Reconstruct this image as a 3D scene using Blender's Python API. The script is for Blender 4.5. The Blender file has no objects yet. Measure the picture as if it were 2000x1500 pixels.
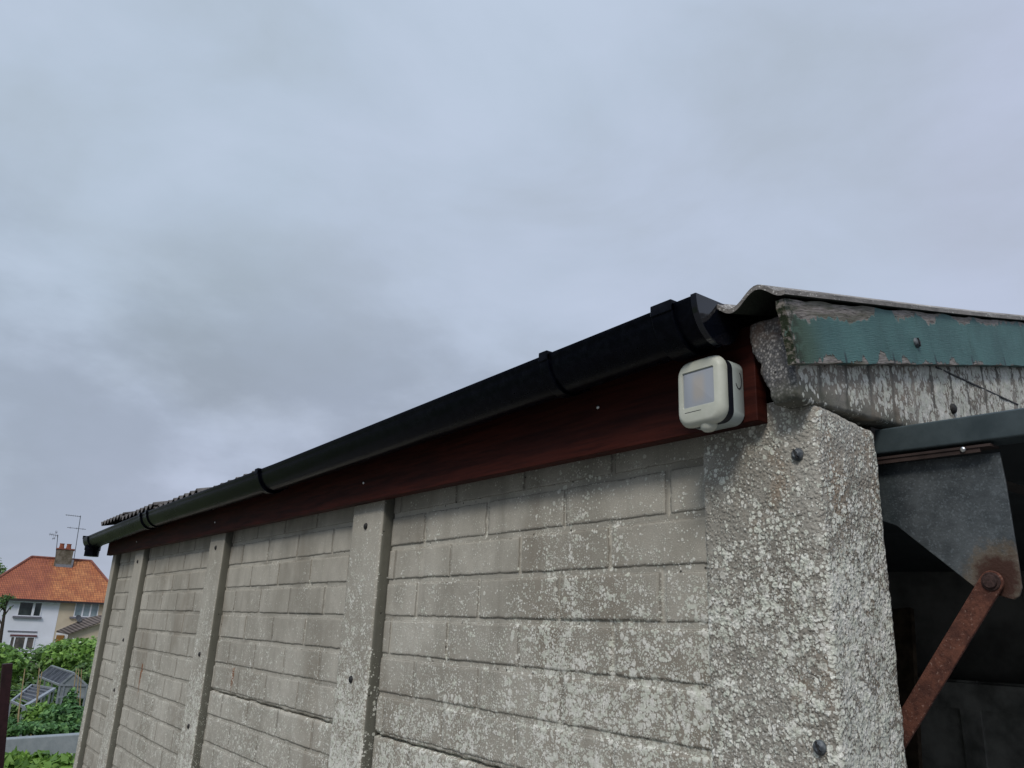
import bpy, bmesh, math, random
import numpy as np
from mathutils import Vector, Matrix
random.seed(7); RN = np.random.RandomState(11)
PI = math.pi
scene = bpy.context.scene
C = scene.collection
H = 1.6                                   # height of the lens above the yard
# ------------------------------------------------------------------ camera
MC = np.array([[0.6003268864, 0.7986201251, 0.0425855051],
               [-0.2150199256, 0.2124609148, -0.9532191727],
               [-0.7703077703, 0.5630863659, 0.2992652394]])   # rows: right, down, forward
F = 1542.6055
cd = bpy.data.cameras.new('camera'); cam = bpy.data.objects.new('camera', cd); C.objects.link(cam)
cd.sensor_width = 36; cd.lens = 36*F/2000; cd.clip_start = .02; cd.clip_end = 3000
R = Matrix((MC[0], -MC[1], -MC[2])).transposed()
cam.matrix_world = Matrix.Translation((0, 0, H)) @ R.to_4x4()
scene.camera = cam
# ------------------------------------------------------------------ light
SUN_EL, SUN_AZ = 44, 147                  # azimuth from +Y clockwise, where the light comes from
w = bpy.data.worlds.new('World'); scene.world = w; w.use_nodes = True
nt = w.node_tree; nt.nodes.clear()
def WN(t, **k):
    n = nt.nodes.new(t)
    for a, b in k.items(): setattr(n, a, b)
    return n
sky = WN('ShaderNodeTexSky', sky_type='NISHITA', sun_disc=False, sun_elevation=math.radians(SUN_EL), sun_rotation=math.radians(SUN_AZ))
tc = WN('ShaderNodeTexCoord')
mp = WN('ShaderNodeMapping'); mp.inputs['Scale'].default_value = (1, 1, 2.0); mp.inputs['Location'].default_value = (.35, .1, .2)
nt.links.new(tc.outputs['Generated'], mp.inputs[0])
n1 = WN('ShaderNodeTexNoise'); n1.inputs['Scale'].default_value = 2.6; n1.inputs['Detail'].default_value = 7; n1.inputs['Roughness'].default_value = .54; n1.inputs['Distortion'].default_value = .3
nt.links.new(mp.outputs[0], n1.inputs[0])
n2 = WN('ShaderNodeTexNoise'); n2.inputs['Scale'].default_value = 1.1; n2.inputs['Detail'].default_value = 2
nt.links.new(tc.outputs['Generated'], n2.inputs[0])
r1 = WN('ShaderNodeValToRGB')
e = r1.color_ramp.elements
e[0].position = .34; e[0].color = (.425, .480, .570, 1)
e[1].position = .64; e[1].color = (.500, .560, .690, 1)
x = e.new(.50); x.color = (.465, .528, .645, 1)
nt.links.new(n1.outputs['Fac'], r1.inputs[0])
r2 = WN('ShaderNodeValToRGB'); e = r2.color_ramp.elements
e[0].position = .38; e[0].color = (.97, 1.01, 1.0, 1); e[1].position = .62; e[1].color = (1.01, .99, 1.02, 1)
nt.links.new(n2.outputs['Fac'], r2.inputs[0])
m1 = WN('ShaderNodeMix', data_type='RGBA', blend_type='MULTIPLY'); m1.inputs[0].default_value = 1
nt.links.new(r1.outputs[0], m1.inputs[6]); nt.links.new(r2.outputs[0], m1.inputs[7])
# an overcast sky is brighter towards the zenith
sx = WN('ShaderNodeSeparateXYZ'); nt.links.new(tc.outputs['Generated'], sx.inputs[0])
mr = WN('ShaderNodeMapRange', interpolation_type='SMOOTHSTEP'); mr.inputs[1].default_value = .66; mr.inputs[2].default_value = 1; mr.inputs[3].default_value = 1; mr.inputs[4].default_value = 1.9
nt.links.new(sx.outputs[2], mr.inputs[0])
def MR(v, lo, hi, a_, b_):
    n = WN('ShaderNodeMapRange', interpolation_type='SMOOTHSTEP'); nt.links.new(v, n.inputs[0])
    for i, q in enumerate((lo, hi, a_, b_)): n.inputs[i+1].default_value = q
    return n.outputs[0]
def MM(op, a_, b_):
    n = WN('ShaderNodeMath', operation=op)
    for i, q in enumerate((a_, b_)):
        if isinstance(q, (int, float)): n.inputs[i].default_value = q
        else: nt.links.new(q, n.inputs[i])
    return n.outputs[0]
# thicker cloud low in the west, and unseen southern sky darkened low and brightened above to shade the fascia
n3 = WN('ShaderNodeTexNoise'); n3.inputs['Scale'].default_value = 3.4; n3.inputs['Detail'].default_value = 6; n3.inputs['Roughness'].default_value = .55; nt.links.new(mp.outputs[0], n3.inputs[0])
wst = MM('MULTIPLY', MM('MULTIPLY', MR(sx.outputs[0], -.45, -.85, 0, 1), MR(sx.outputs[2], .52, .25, 0, 1)), MR(n3.outputs['Fac'], .32, .58, .1, 1))
k1 = MM('SUBTRACT', 1, MM('MULTIPLY', wst, .27))
back = MR(sx.outputs[1], .0, -.35, 0, 1)
k2 = MM('ADD', 1, MM('MULTIPLY', back, MM('ADD', MR(sx.outputs[2], .50, .28, 0, -.80), MR(sx.outputs[2], .45, .75, 0, .6))))
tot = MM('MULTIPLY', MM('MULTIPLY', mr.outputs[0], k1), k2)
bg1 = WN('ShaderNodeBackground'); nt.links.new(m1.outputs[2], bg1.inputs[0]); nt.links.new(tot, bg1.inputs[1])
bg2 = WN('ShaderNodeBackground'); bg2.inputs[1].default_value = .1; nt.links.new(sky.outputs[0], bg2.inputs[0])
ms = WN('ShaderNodeMixShader'); ms.inputs[0].default_value = .06
nt.links.new(bg1.outputs[0], ms.inputs[1]); nt.links.new(bg2.outputs[0], ms.inputs[2])
out = WN('ShaderNodeOutputWorld'); nt.links.new(ms.outputs[0], out.inputs[0])
sd = bpy.data.lights.new('sun', 'SUN'); sd.energy = 1.5; sd.angle = math.radians(15); sd.color = (1, .93, .85)
so = bpy.data.objects.new('sun', sd); C.objects.link(so)
a, el = math.radians(SUN_AZ), math.radians(SUN_EL)
so.rotation_euler = Vector((math.sin(a)*math.cos(el), math.cos(a)*math.cos(el), math.sin(el))).to_track_quat('Z', 'Y').to_euler()
vs = scene.view_settings; vs.view_transform = 'Standard'; vs.look = 'None'; vs.exposure = .12; vs.gamma = 1; vs.use_curve_mapping = False

# ------------------------------------------------------------------ helpers
def tag(o, label=None, cat=None, group=None, kind=None):
    for k, v in (('label', label), ('category', cat), ('group', group), ('kind', kind)):
        if v: o[k] = v
    return o
def thing(name, loc, label, cat, group=None):
    o = bpy.data.objects.new(name, None); C.objects.link(o); o.location = loc; o.empty_display_size = .1
    return tag(o, label, cat, group)
def rootloc(p):
    v = Vector((0, 0, 0))
    while p is not None: v += p.location; p = p.parent
    return v
class MB:
    """collects geometry in world coordinates; build() links it as one mesh object"""
    def __init__(s): s.v = []; s.f = []; s.m = []; s.uv = {}; s.t = {}
    def add(s, vs, fs, m=0, tint=None):
        o = len(s.v); s.v += [tuple(p) for p in vs]
        for f in fs:
            s.f.append([i+o for i in f]); s.m.append(m)
        if tint is not None:
            for i in range(o, len(s.v)): s.t[i] = tint
        return o
    def box(s, a, b, m=0):
        x0, y0, z0 = a; x1, y1, z1 = b
        s.add([(x0,y0,z0),(x1,y0,z0),(x1,y1,z0),(x0,y1,z0),(x0,y0,z1),(x1,y0,z1),(x1,y1,z1),(x0,y1,z1)],
              [(0,3,2,1),(4,5,6,7),(0,1,5,4),(1,2,6,5),(2,3,7,6),(3,0,4,7)], m)
    def bar(s, p, q, wd, ht, up=(0,0,1), m=0):
        p = Vector(p); q = Vector(q); d = (q-p).normalized(); u = Vector(up)
        sd_ = d.cross(u)
        if sd_.length < 1e-4: sd_ = d.cross(Vector((1,0,0)))
        sd_.normalize(); u = sd_.cross(d).normalized()
        vs_ = []
        for c in (p, q):
            for a_, b_ in ((-1,-1),(1,-1),(1,1),(-1,1)): vs_.append(c + sd_*a_*wd/2 + u*b_*ht/2)
        s.add(vs_, [(0,1,2,3),(7,6,5,4),(0,4,5,1),(1,5,6,2),(2,6,7,3),(3,7,4,0)], m)
    def tube(s, pts, rad, n=8, m=0, caps=True, rads=None):
        pts = [Vector(p) for p in pts]; rings = []
        for i, p in enumerate(pts):
            d = (pts[min(i+1, len(pts)-1)] - pts[max(i-1, 0)]).normalized()
            u = d.orthogonal().normalized() if i == 0 else (u_prev - d*u_prev.dot(d)).normalized()
            u_prev = u; v_ = d.cross(u); r_ = rads[i] if rads else rad
            rings.append([p + (u*math.cos(2*PI*k/n) + v_*math.sin(2*PI*k/n))*r_ for k in range(n)])
        s.loft(rings, True, caps, m)
    def loft(s, rings, closed=True, caps=False, m=0):
        n = len(rings[0]); vs_ = [p for r_ in rings for p in r_]; fs = []
        for i in range(len(rings)-1):
            for k in range(n if closed else n-1):
                k2 = (k+1) % n
                fs.append((i*n+k, i*n+k2, (i+1)*n+k2, (i+1)*n+k))
        if caps: fs.append(tuple(range(n))[::-1]); fs.append(tuple(range((len(rings)-1)*n, len(rings)*n)))
        s.add(vs_, fs, m)
    def prism(s, poly, axis, a, b, m=0):
        """poly in the two other axes, extruded along axis from a to b"""
        def pt(u, v_, t):
            return {'x': (t, u, v_), 'y': (u, t, v_), 'z': (u, v_, t)}[axis]
        n = len(poly)
        vs_ = [pt(u, v_, a) for u, v_ in poly] + [pt(u, v_, b) for u, v_ in poly]
        s.add(vs_, [tuple(range(n))[::-1], tuple(range(n, 2*n))] + [(i, (i+1) % n, n+(i+1) % n, n+i) for i in range(n)], m)
    def build(s, name, mats, parent=None, smooth=None, label=None, bevel=0, fixn=True):
        me = bpy.data.meshes.new(name); off = rootloc(parent)
        me.from_pydata([(p[0]-off.x, p[1]-off.y, p[2]-off.z) for p in s.v], [], s.f)
        if not isinstance(mats, (list, tuple)): mats = [mats]
        for m_ in mats: me.materials.append(m_)
        me.polygons.foreach_set('material_index', s.m)
        if s.uv:
            at = me.attributes.new('st', 'FLOAT2', 'POINT')
            for i, uv in s.uv.items(): at.data[i].vector = uv
        if s.t:
            at = me.attributes.new('tint', 'FLOAT', 'POINT')
            for i, t in s.t.items(): at.data[i].value = t
        if fixn:
            b = bmesh.new(); b.from_mesh(me); bmesh.ops.recalc_face_normals(b, faces=b.faces); b.to_mesh(me); b.free()
        me.update()
        o = bpy.data.objects.new(name, me); C.objects.link(o); o.parent = parent
        if smooth is not None:
            me.shade_smooth()
            if smooth < 180:
                me.set_sharp_from_angle(angle=math.radians(smooth))
        if bevel:
            b = o.modifiers.new('bevel', 'BEVEL'); b.width = bevel; b.segments = 2; b.limit_method = 'ANGLE'; b.angle_limit = math.radians(40)
            me.shade_smooth(); o.modifiers.new('wn', 'WEIGHTED_NORMAL')
        if label: o['label'] = label
        return o
def ring(cx, cz, wd, ht, r, y, n=6):
    pts = []
    for (sx_, sz, a0) in ((1,1,0),(-1,1,90),(-1,-1,180),(1,-1,270)):
        for k in range(n+1):
            t = math.radians(a0 + 90*k/n)
            pts.append((cx + sx_*(wd/2-r) + r*math.cos(t), y, cz + sz*(ht/2-r) + r*math.sin(t)))
    return pts

# value noise in numpy for the modelled relief
_tab = RN.rand(256, 256)
def vn(u, v, sc, ox=0, oy=0):
    u = u*sc+ox+1000; v = v*sc+oy+1000
    iu = np.floor(u).astype(int); iv = np.floor(v).astype(int); fu = u-iu; fv = v-iv
    fu = fu*fu*(3-2*fu); fv = fv*fv*(3-2*fv)
    g = lambda a_, b_: _tab[a_ % 256, b_ % 256]
    return (g(iu,iv)*(1-fu)+g(iu+1,iv)*fu)*(1-fv)+(g(iu,iv+1)*(1-fu)+g(iu+1,iv+1)*fu)*fv

# ------------------------------------------------------------------ materials
class NM:
    def __init__(s, name, rough=.8):
        s.m = bpy.data.materials.new(name); s.m.use_nodes = True; s.nt = s.m.node_tree
        s.b = s.nt.nodes['Principled BSDF']; s.b.inputs['Roughness'].default_value = rough
        g = s.n('ShaderNodeNewGeometry'); s.pos = g.outputs['Position']; s.nrm = g.outputs['Normal']
        s.b.inputs['Specular IOR Level'].default_value = .3
    def n(s, t, **k):
        x_ = s.nt.nodes.new(t)
        for a_, b_ in k.items(): setattr(x_, a_, b_)
        return x_
    def set(s, sock, v):
        if hasattr(v, 'links') or isinstance(v, bpy.types.NodeSocket): s.nt.links.new(v, sock)
        elif isinstance(v, (tuple, list)) and len(v) == 3 and sock.type == 'RGBA': sock.default_value = (*v, 1)
        else: sock.default_value = v
    def math(s, op, a_, b_=0, c_=None):
        x_ = s.n('ShaderNodeMath', operation=op); s.set(x_.inputs[0], a_); s.set(x_.inputs[1], b_)
        if c_ is not None: s.set(x_.inputs[2], c_)
        return x_.outputs[0]
    def mix(s, f, a_, b_, mode='MIX'):
        x_ = s.n('ShaderNodeMix', data_type='RGBA', blend_type=mode); s.set(x_.inputs[0], f); s.set(x_.inputs[6], a_); s.set(x_.inputs[7], b_); return x_.outputs[2]
    def step(s, v, lo, hi, a_=0, b_=1):
        x_ = s.n('ShaderNodeMapRange', interpolation_type='SMOOTHSTEP')
        for i, q in enumerate((v, lo, hi, a_, b_)): s.set(x_.inputs[i], q)
        return x_.outputs[0]
    def lin(s, v, lo, hi, a_=0, b_=1):
        x_ = s.n('ShaderNodeMapRange')
        for i, q in enumerate((v, lo, hi, a_, b_)): s.set(x_.inputs[i], q)
        return x_.outputs[0]
    def map(s, v, sc, loc=(0,0,0)):
        x_ = s.n('ShaderNodeMapping'); s.set(x_.inputs[0], v); x_.inputs['Scale'].default_value = sc; x_.inputs['Location'].default_value = loc; return x_.outputs[0]
    def noise(s, sc, det=3, rough=.5, vec=None, col=False, dist=0):
        x_ = s.n('ShaderNodeTexNoise'); s.set(x_.inputs['Vector'], s.pos if vec is None else vec)
        x_.inputs['Scale'].default_value = sc; x_.inputs['Detail'].default_value = det; x_.inputs['Roughness'].default_value = rough; x_.inputs['Distortion'].default_value = dist
        return x_.outputs['Color' if col else 'Fac']
    def vor(s, sc, vec=None, feature='F1'):
        x_ = s.n('ShaderNodeTexVoronoi', feature=feature); s.set(x_.inputs['Vector'], s.pos if vec is None else vec); x_.inputs['Scale'].default_value = sc
        return x_
    def xyz(s, v=None):
        x_ = s.n('ShaderNodeSeparateXYZ'); s.set(x_.inputs[0], s.pos if v is None else v); return x_.outputs
    def attr(s, name):
        return s.n('ShaderNodeAttribute', attribute_name=name)
    def warp(s, amt, sc, vec=None):
        c_ = s.noise(sc, 2, .5, vec, True)
        a_ = s.n('ShaderNodeVectorMath', operation='SUBTRACT'); s.set(a_.inputs[0], c_); a_.inputs[1].default_value = (.5,.5,.5)
        b_ = s.n('ShaderNodeVectorMath', operation='SCALE'); s.set(b_.inputs[0], a_.outputs[0]); b_.inputs['Scale'].default_value = amt
        d_ = s.n('ShaderNodeVectorMath', operation='ADD'); s.set(d_.inputs[0], s.pos if vec is None else vec); s.set(d_.inputs[1], b_.outputs[0])
        return d_.outputs[0]
    def bump(s, h, dist, strength=1, prev=None):
        x_ = s.n('ShaderNodeBump'); x_.inputs['Strength'].default_value = strength; x_.inputs['Distance'].default_value = dist
        s.set(x_.inputs['Height'], h)
        if prev is not None: s.set(x_.inputs['Normal'], prev)
        s.set(s.b.inputs['Normal'], x_.outputs[0]); return x_.outputs[0]
    def col(s, v): s.set(s.b.inputs['Base Color'], v)

def simple(name, c, rough=.6, metal=0, var=.25, sc=20, bumpd=0):
    m = NM(name, rough); f = m.noise(sc, 4, .6)
    m.col(m.mix(m.step(f, .3, .7), tuple(q*(1-var) for q in c), tuple(min(1, q*(1+var)) for q in c)))
    m.b.inputs['Metallic'].default_value = metal
    if bumpd: m.bump(f, bumpd)
    return m.m

def lichened(name, base_a, base_b, lich, cover, sc1=150, sc2=330, zs=1.0, bump1=.0012, tan=0, extra=None, pebble=0, lichsize=1.0, finemix=1.0, clumpy=.42, big=.9):
    """weathered concrete with patches of pale lichen; cover(m) gives the density socket"""
    m = NM(name, .93); X, Y, Z = m.xyz()
    v0 = m.map(m.pos, (1, 1, zs))
    wv = m.warp(.004, 90, v0)
    cov = cover(m, X, Y, Z)
    low = m.noise(9, 4, .6, m.map(m.pos, (1, 1, .5)))
    b = m.mix(m.step(low, .3, .7), base_a, base_b)
    fine = m.noise(420, 3, .7)
    b = m.mix(m.step(fine, .25, .75, .0, .38), b, tuple(q*.52 for q in base_a))
    b = m.mix(m.step(cov, .15, .7, 0, .62), b, (base_a[0]*.62, base_a[1]*.56, base_a[2]*.52))
    if extra: b = extra(m, b, X, Y, Z)
    if tan:
        tn = m.noise(13, 4, .65, m.map(m.pos, (1, 1, .45), (3, 5, 1)))
        b = m.mix(m.step(tn, .53, .68, 0, tan), b, (.30, .22, .15))
        b = m.mix(m.step(m.noise(7, 3, .6, m.map(m.pos, (1, 1, .3), (13, 2, 1))), .5, .7, 0, tan*.6), b, (.09, .085, .07))
    # two sizes of lichen
    def layer(scale, lo, gain, vec):
        vo = m.vor(scale, vec); cr = m.xyz(vo.outputs['Color'])[0]
        clump = m.noise(scale*.16, 3, .6, vec)
        c1 = m.math('ADD', cov, m.lin(clump, .3, .7, -clumpy, clumpy))
        c1 = m.math('ADD', c1, m.lin(cr, 0, 1, -.28, .28))
        rad = m.lin(c1, 0, 1, lo, gain)
        d_ = m.math('SUBTRACT', rad, vo.outputs['Distance'])
        return m.step(d_, -.04, .09)
    s1 = layer(sc1, -.02, .80*lichsize, wv); s2 = layer(sc2, -.04, .80*lichsize*finemix, wv)
    s3 = layer(sc1*.42, -.30, .62, wv); s1 = m.math('MAXIMUM', s1, m.math('MULTIPLY', s3, big))
    sp = m.math('MAXIMUM', s1, m.math('MULTIPLY', s2, .8))
    sp = m.math('MULTIPLY', sp, m.lin(m.noise(260, 2, .6), .25, .6, .55, 1))
    lc = m.mix(m.step(m.noise(75, 4, .65), .35, .65), lich, (lich[0]*.80, lich[1]*.84, lich[2]*.78))
    c = m.mix(sp, b, lc)
    pits = m.vor(95); pr = m.xyz(pits.outputs['Color'])[1]
    pit = m.math('MULTIPLY', m.step(pits.outputs['Distance'], .20, .08), m.step(pr, .93, .96))
    c = m.mix(m.math('MULTIPLY', pit, .85), c, (.03, .03, .028))
    m.col(c)
    h = m.math('ADD', m.math('MULTIPLY', sp, .5), m.math('MULTIPLY', fine, .55))
    h = m.math('SUBTRACT', h, m.math('MULTIPLY', pit, 2))
    nb = m.bump(h, bump1)
    if pebble:
        pv = m.vor(215, m.warp(.005, 70)); ph = m.step(pv.outputs['Distance'], .65, .1)
        m.bump(m.math('ADD', ph, m.noise(120, 3, .6)), pebble, 1, nb)
    return m.m

GA, GB = (.41, .388, .325), (.60, .572, .49)
LI = (.83, .82, .745)
def cov_panel(m, X, Y, Z):
    zr = m.math('SUBTRACT', Z, H)
    c = m.lin(X, -1.75, -.8, .10, .46)
    c2 = m.lin(X, -4.4, -1.75, -.10, .14)
    c = m.math('ADD', c, m.math('MINIMUM', m.math('SUBTRACT', c2, .14), 0))
    c = m.math('ADD', c, m.lin(zr, .30, -.30, -.24, .26))
    c = m.math('ADD', c, m.lin(m.noise(4.5, 3, .6, m.map(m.pos, (1, 1, .6))), .3, .7, -.22, .22))
    return c
def panel_extra(m, b, X, Y, Z):
    t = m.attr('tint').outputs['Fac']
    b = m.mix(m.step(t, .2, .9, 0, .25), b, (.20, .175, .14))
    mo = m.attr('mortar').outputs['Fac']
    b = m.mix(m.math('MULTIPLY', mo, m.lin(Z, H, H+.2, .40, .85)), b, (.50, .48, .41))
    b = m.mix(m.math('MULTIPLY', m.math('MULTIPLY', m.step(mo, .05, .3), m.step(mo, .95, .5)), .55), b, (.11, .10, .08))  # groove shading painted as a dark line along the joint edges
    # water streaks and brown dirt
    st = m.noise(26, 4, .65, m.map(m.pos, (1, 1, .09)))
    b = m.mix(m.step(st, .5, .72, 0, .2), b, (.16, .145, .115))
    b = m.mix(m.step(m.noise(5, 3, .6, m.map(m.pos, (1, 1, .7), (7, 3, 2))), .52, .68, 0, .35), b, (.20, .165, .12))
    for (rx, rz, ln) in ((-2.515, H-.142, .06), (-3.62, H-.190, .12)):
        dx = m.math('ABSOLUTE', m.math('ADD', m.math('SUBTRACT', X, rx), m.lin(m.noise(60), 0, 1, -.006, .006)))
        k = m.math('MULTIPLY', m.step(dx, .016, .003), m.math('MULTIPLY', m.step(Z, rz-ln*1.25, rz-ln*.3), m.step(Z, rz+.008, rz-.002)))
        b = m.mix(m.math('MULTIPLY', k, .95), b, (.22, .075, .018))
    return b
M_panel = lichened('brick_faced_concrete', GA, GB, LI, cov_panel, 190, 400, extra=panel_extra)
def cov_post(m, X, Y, Z):
    zr = m.math('SUBTRACT', Z, H)
    c = m.math('ADD', m.lin(X, -4.4, -1.6, .02, .42), m.lin(zr, .25, -.3, -.30, .34))
    c = m.math('SUBTRACT', c, m.step(m.xyz(m.nrm)[0], .6, .9, 0, .45))
    return m.math('ADD', c, m.lin(m.noise(6, 3, .6), .3, .7, -.15, .15))
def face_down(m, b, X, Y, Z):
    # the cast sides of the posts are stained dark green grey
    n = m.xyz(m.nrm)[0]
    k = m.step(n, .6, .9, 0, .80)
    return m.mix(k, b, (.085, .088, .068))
M_post = lichened('post_concrete', GA, (.53, .505, .43), LI, cov_post, 175, 370, extra=face_down, big=.4)
def cov_corner(m, X, Y, Z):
    zr = m.math('SUBTRACT', Z, H)
    c = m.math('ADD', .44, m.lin(zr, .27, .05, -.16, 0.06))
    c = m.math('ADD', c, m.step(m.xyz(m.nrm)[0], .3, .8, 0, .16))
    return m.math('ADD', c, m.lin(m.noise(7, 3, .6), .3, .7, -.16, .16))
M_corner = lichened('corner_post_concrete', (.32, .305, .26), (.48, .46, .40), (.86, .85, .77), cov_corner, 160, 370, zs=.9, bump1=.0014, tan=.6, pebble=.0010, clumpy=.30, big=.5)
def drips(m, b, X, Y, Z):
    zz = m.math('SUBTRACT', Z, m.math('MULTIPLY_ADD', Y, .2335, H+.305-.7526*.2335))
    w_ = m.math('MULTIPLY_ADD', m.noise(30, 3, .6), .012, Y)
    # runs of dirt from the board's lower edge
    a_ = m.math('PINGPONG', m.math('ADD', w_, .006), .0285)
    k = m.math('MULTIPLY', m.step(a_, .007, .000), m.step(m.math('ADD', zz, m.lin(m.noise(14, 2), .3, .7, -.06, .06)), -.11, -.02))
    b = m.mix(m.math('MULTIPLY', k, .75), b, (.07, .07, .06))
    b = m.mix(m.math('MULTIPLY', m.step(m.math('SUBTRACT', Z, H+.30), .012, -.012), m.step(m.noise(12, 4, .6), .3, .6, .3, .8)), b, (.07, .075, .055))
    ag = m.step(m.xyz(m.nrm)[1], -.35, -.7); vo = m.vor(300, m.warp(.003, 120)); ar = m.xyz(vo.outputs['Color'])[0]
    ac = m.mix(m.step(ar, .1, .9), (.15, .15, .155), (.40, .39, .37)); ac = m.mix(m.step(vo.outputs['Distance'], .3, .6, 0, .75), ac, (.06, .06, .06))
    ac = m.mix(m.math('MULTIPLY', m.step(Z, H+.345, H+.385), m.step(m.noise(90), .4, .6, .2, .7)), ac, (.26, .17, .12))
    ac = m.mix(m.math('MULTIPLY', m.step(Z, H+.31, H+.275), .7), ac, (.10, .105, .075))
    return m.mix(ag, b, ac)
def cov_lintel(m, X, Y, Z):
    c = m.lin(Y, .79, 1.10, .48, .64)
    c = m.math('ADD', c, m.lin(m.noise(9, 3, .6, m.map(m.pos, (1, 1, .4))), .3, .7, -.2, .2))
    # little grows where dirt keeps running down
    w_ = m.math('MULTIPLY_ADD', m.noise(30, 3, .6), .012, Y)
    k = m.step(m.math('PINGPONG', m.math('ADD', w_, .006), .0285), .007, .001)
    c = m.math('SUBTRACT', c, m.math('MULTIPLY', k, .45))
    c = m.math('SUBTRACT', c, m.step(m.xyz(m.nrm)[1], -.35, -.7, 0, .8))
    return m.math('SUBTRACT', c, m.step(m.math('SUBTRACT', Z, H+.30), .015, -.015, 0, .4))
M_lintel = lichened('gable_concrete', (.27, .25, .215), (.42, .39, .34), (.68, .67, .61), cov_lintel, 150, 320, zs=.6, bump1=.001, tan=.35, extra=drips)

def aggregate():
    m = NM('exposed_aggregate', .9)
    vo = m.vor(330, m.warp(.003, 120)); r_ = m.xyz(vo.outputs['Color'])[0]
    c = m.mix(m.step(r_, .1, .9), (.13, .13, .135), (.37, .36, .34))
    c = m.mix(m.step(vo.outputs['Distance'], .28, .6, 0, .75), c, (.06, .06, .06))
    z = m.xyz()[2]
    c = m.mix(m.math('MULTIPLY', m.step(z, H+.35, H+.385), m.step(m.noise(90), .4, .6, .3, .8)), c, (.26, .17, .12))
    c = m.mix(m.math('MULTIPLY', m.step(z, H+.31, H+.275), .7), c, (.10, .105, .075))
    m.col(c); m.bump(m.step(vo.outputs['Distance'], .6, .1), .0016); return m.m
M_agg = aggregate()

def sheet_mat():
    m = NM('corrugated_sheet', .9); X, Y, Z = m.xyz()
    n_ = m.noise(14, 5, .65); c = m.mix(m.step(n_, .3, .7), (.14, .13, .12), (.31, .29, .265))
    sp = m.vor(240, m.warp(.004, 80)); cl = m.noise(20, 3)
    rad = m.lin(cl, .35, .7, -.05, .5); k = m.step(m.math('SUBTRACT', rad, sp.outputs['Distance']), -.05, .08)
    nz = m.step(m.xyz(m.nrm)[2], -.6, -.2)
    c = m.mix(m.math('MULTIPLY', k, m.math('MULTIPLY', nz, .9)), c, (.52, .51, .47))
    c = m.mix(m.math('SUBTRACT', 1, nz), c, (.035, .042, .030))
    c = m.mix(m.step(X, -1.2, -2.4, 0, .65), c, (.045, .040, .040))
    m.col(c); m.bump(m.math('ADD', n_, m.noise(300, 2)), .0015); return m.m
M_sheet = sheet_mat()

def barge_mat():
    m = NM('flaking_green_paint', .55); st = m.attr('st').outputs['Vector']; s_, t_, _ = m.xyz(st)   # s along the board, t up from its lower edge
    v = m.map(st, (1, 6, 1)); grain = m.noise(55, 5, .7, m.map(st, (1, 14, 1)))
    wood = m.mix(m.step(grain, .3, .7), (.12, .095, .075), (.42, .38, .34))
    wood = m.mix(m.math('MULTIPLY', m.step(m.noise(12, 3, .6, v), .42, .6), m.step(s_, .35, .1, .25, .85)), wood, (.085, .085, .045))
    wood = m.mix(m.step(grain, .44, .40, 0, .75), wood, (.035, .03, .025))
    g = m.noise(11, 4, .6, m.map(st, (1, .7, 1)))
    paint = m.mix(m.step(g, .3, .7), (.060, .135, .128), (.092, .205, .190))
    paint = m.mix(m.step(m.noise(38, 4, .7, m.map(st, (1, .25, 1))), .52, .72, 0, .6), paint, (.045, .105, .09))
    paint = m.mix(m.step(s_, .085, .02, 0, .8), paint, (.06, .10, .055))
    paint = m.mix(m.math('MULTIPLY', m.step(m.noise(130, 3, .6, m.map(st, (1, 3, 1))), .66, .7), .4), paint, (.26, .30, .28))
    wob = m.math('ADD', m.lin(m.noise(16, 4, .6, m.map(st, (1, .6, 1))), .3, .7, -.013, .013), m.lin(m.noise(90, 3, .6, m.map(st, (1, .6, 1))), .3, .7, -.003, .003))
    top = m.math('SUBTRACT', t_, m.math('ADD', m.lin(s_, 0, .7, .0545, .076), wob))
    # a painted tongue reaches the top edge
    tong = m.step(m.math('ABSOLUTE', m.math('SUBTRACT', s_, .235)), .012, .03, .03, 0)
    tong2 = m.step(m.math('ABSOLUTE', m.math('SUBTRACT', s_, .425)), .008, .02, .03, 0)
    top = m.math('SUBTRACT', top, m.math('ADD', tong, tong2))
    bot = m.math('SUBTRACT', m.math('ADD', m.lin(m.noise(21, 4, .6, m.map(st, (1, .3, 1), (5, 0, 0))), .40, .66, -.005, .018), m.lin(s_, .2, .65, .0, -.006)), t_)
    left = m.math('SUBTRACT', m.lin(m.noise(60, 3), .3, .7, -.002, .010), s_)
    bare = m.math('MAXIMUM', m.math('MAXIMUM', top, bot), left)
    k = m.step(bare, -.0006, .0006)
    c = m.mix(k, paint, wood)
    rim = m.math('MULTIPLY', m.step(bare, -.0025, 0), m.math('SUBTRACT', 1, k))
    c = m.mix(m.math('MULTIPLY', rim, .45), c, (.20, .27, .24))
    # dark stains below and moss at the cut end
    dr = m.math('MULTIPLY', m.step(m.math('ABSOLUTE', m.math('SUBTRACT', m.math('PINGPONG', m.math('ADD', s_, .012), .0615), .0)), .0035, .001), m.step(t_, .020, .006))
    c = m.mix(m.math('MULTIPLY', dr, .8), c, (.02, .025, .03))
    ms_ = m.math('MULTIPLY', m.step(s_, .032, .004), m.step(m.noise(150, 3, .6), .40, .55))
    c = m.mix(ms_, c, (.022, .032, .012))
    cr = m.math('MULTIPLY', m.step(m.noise(22, 3, .5, m.map(st, (1, 22, 1), (2, 9, 0))), .69, .73), .7)
    c = m.mix(cr, c, (.03, .06, .055))
    m.col(c)
    m.bump(m.math('ADD', m.math('MULTIPLY', m.math('SUBTRACT', 1, k), 1.3), m.math('MULTIPLY', grain, .9)), .0014)
    return m.m
M_barge = barge_mat()

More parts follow.
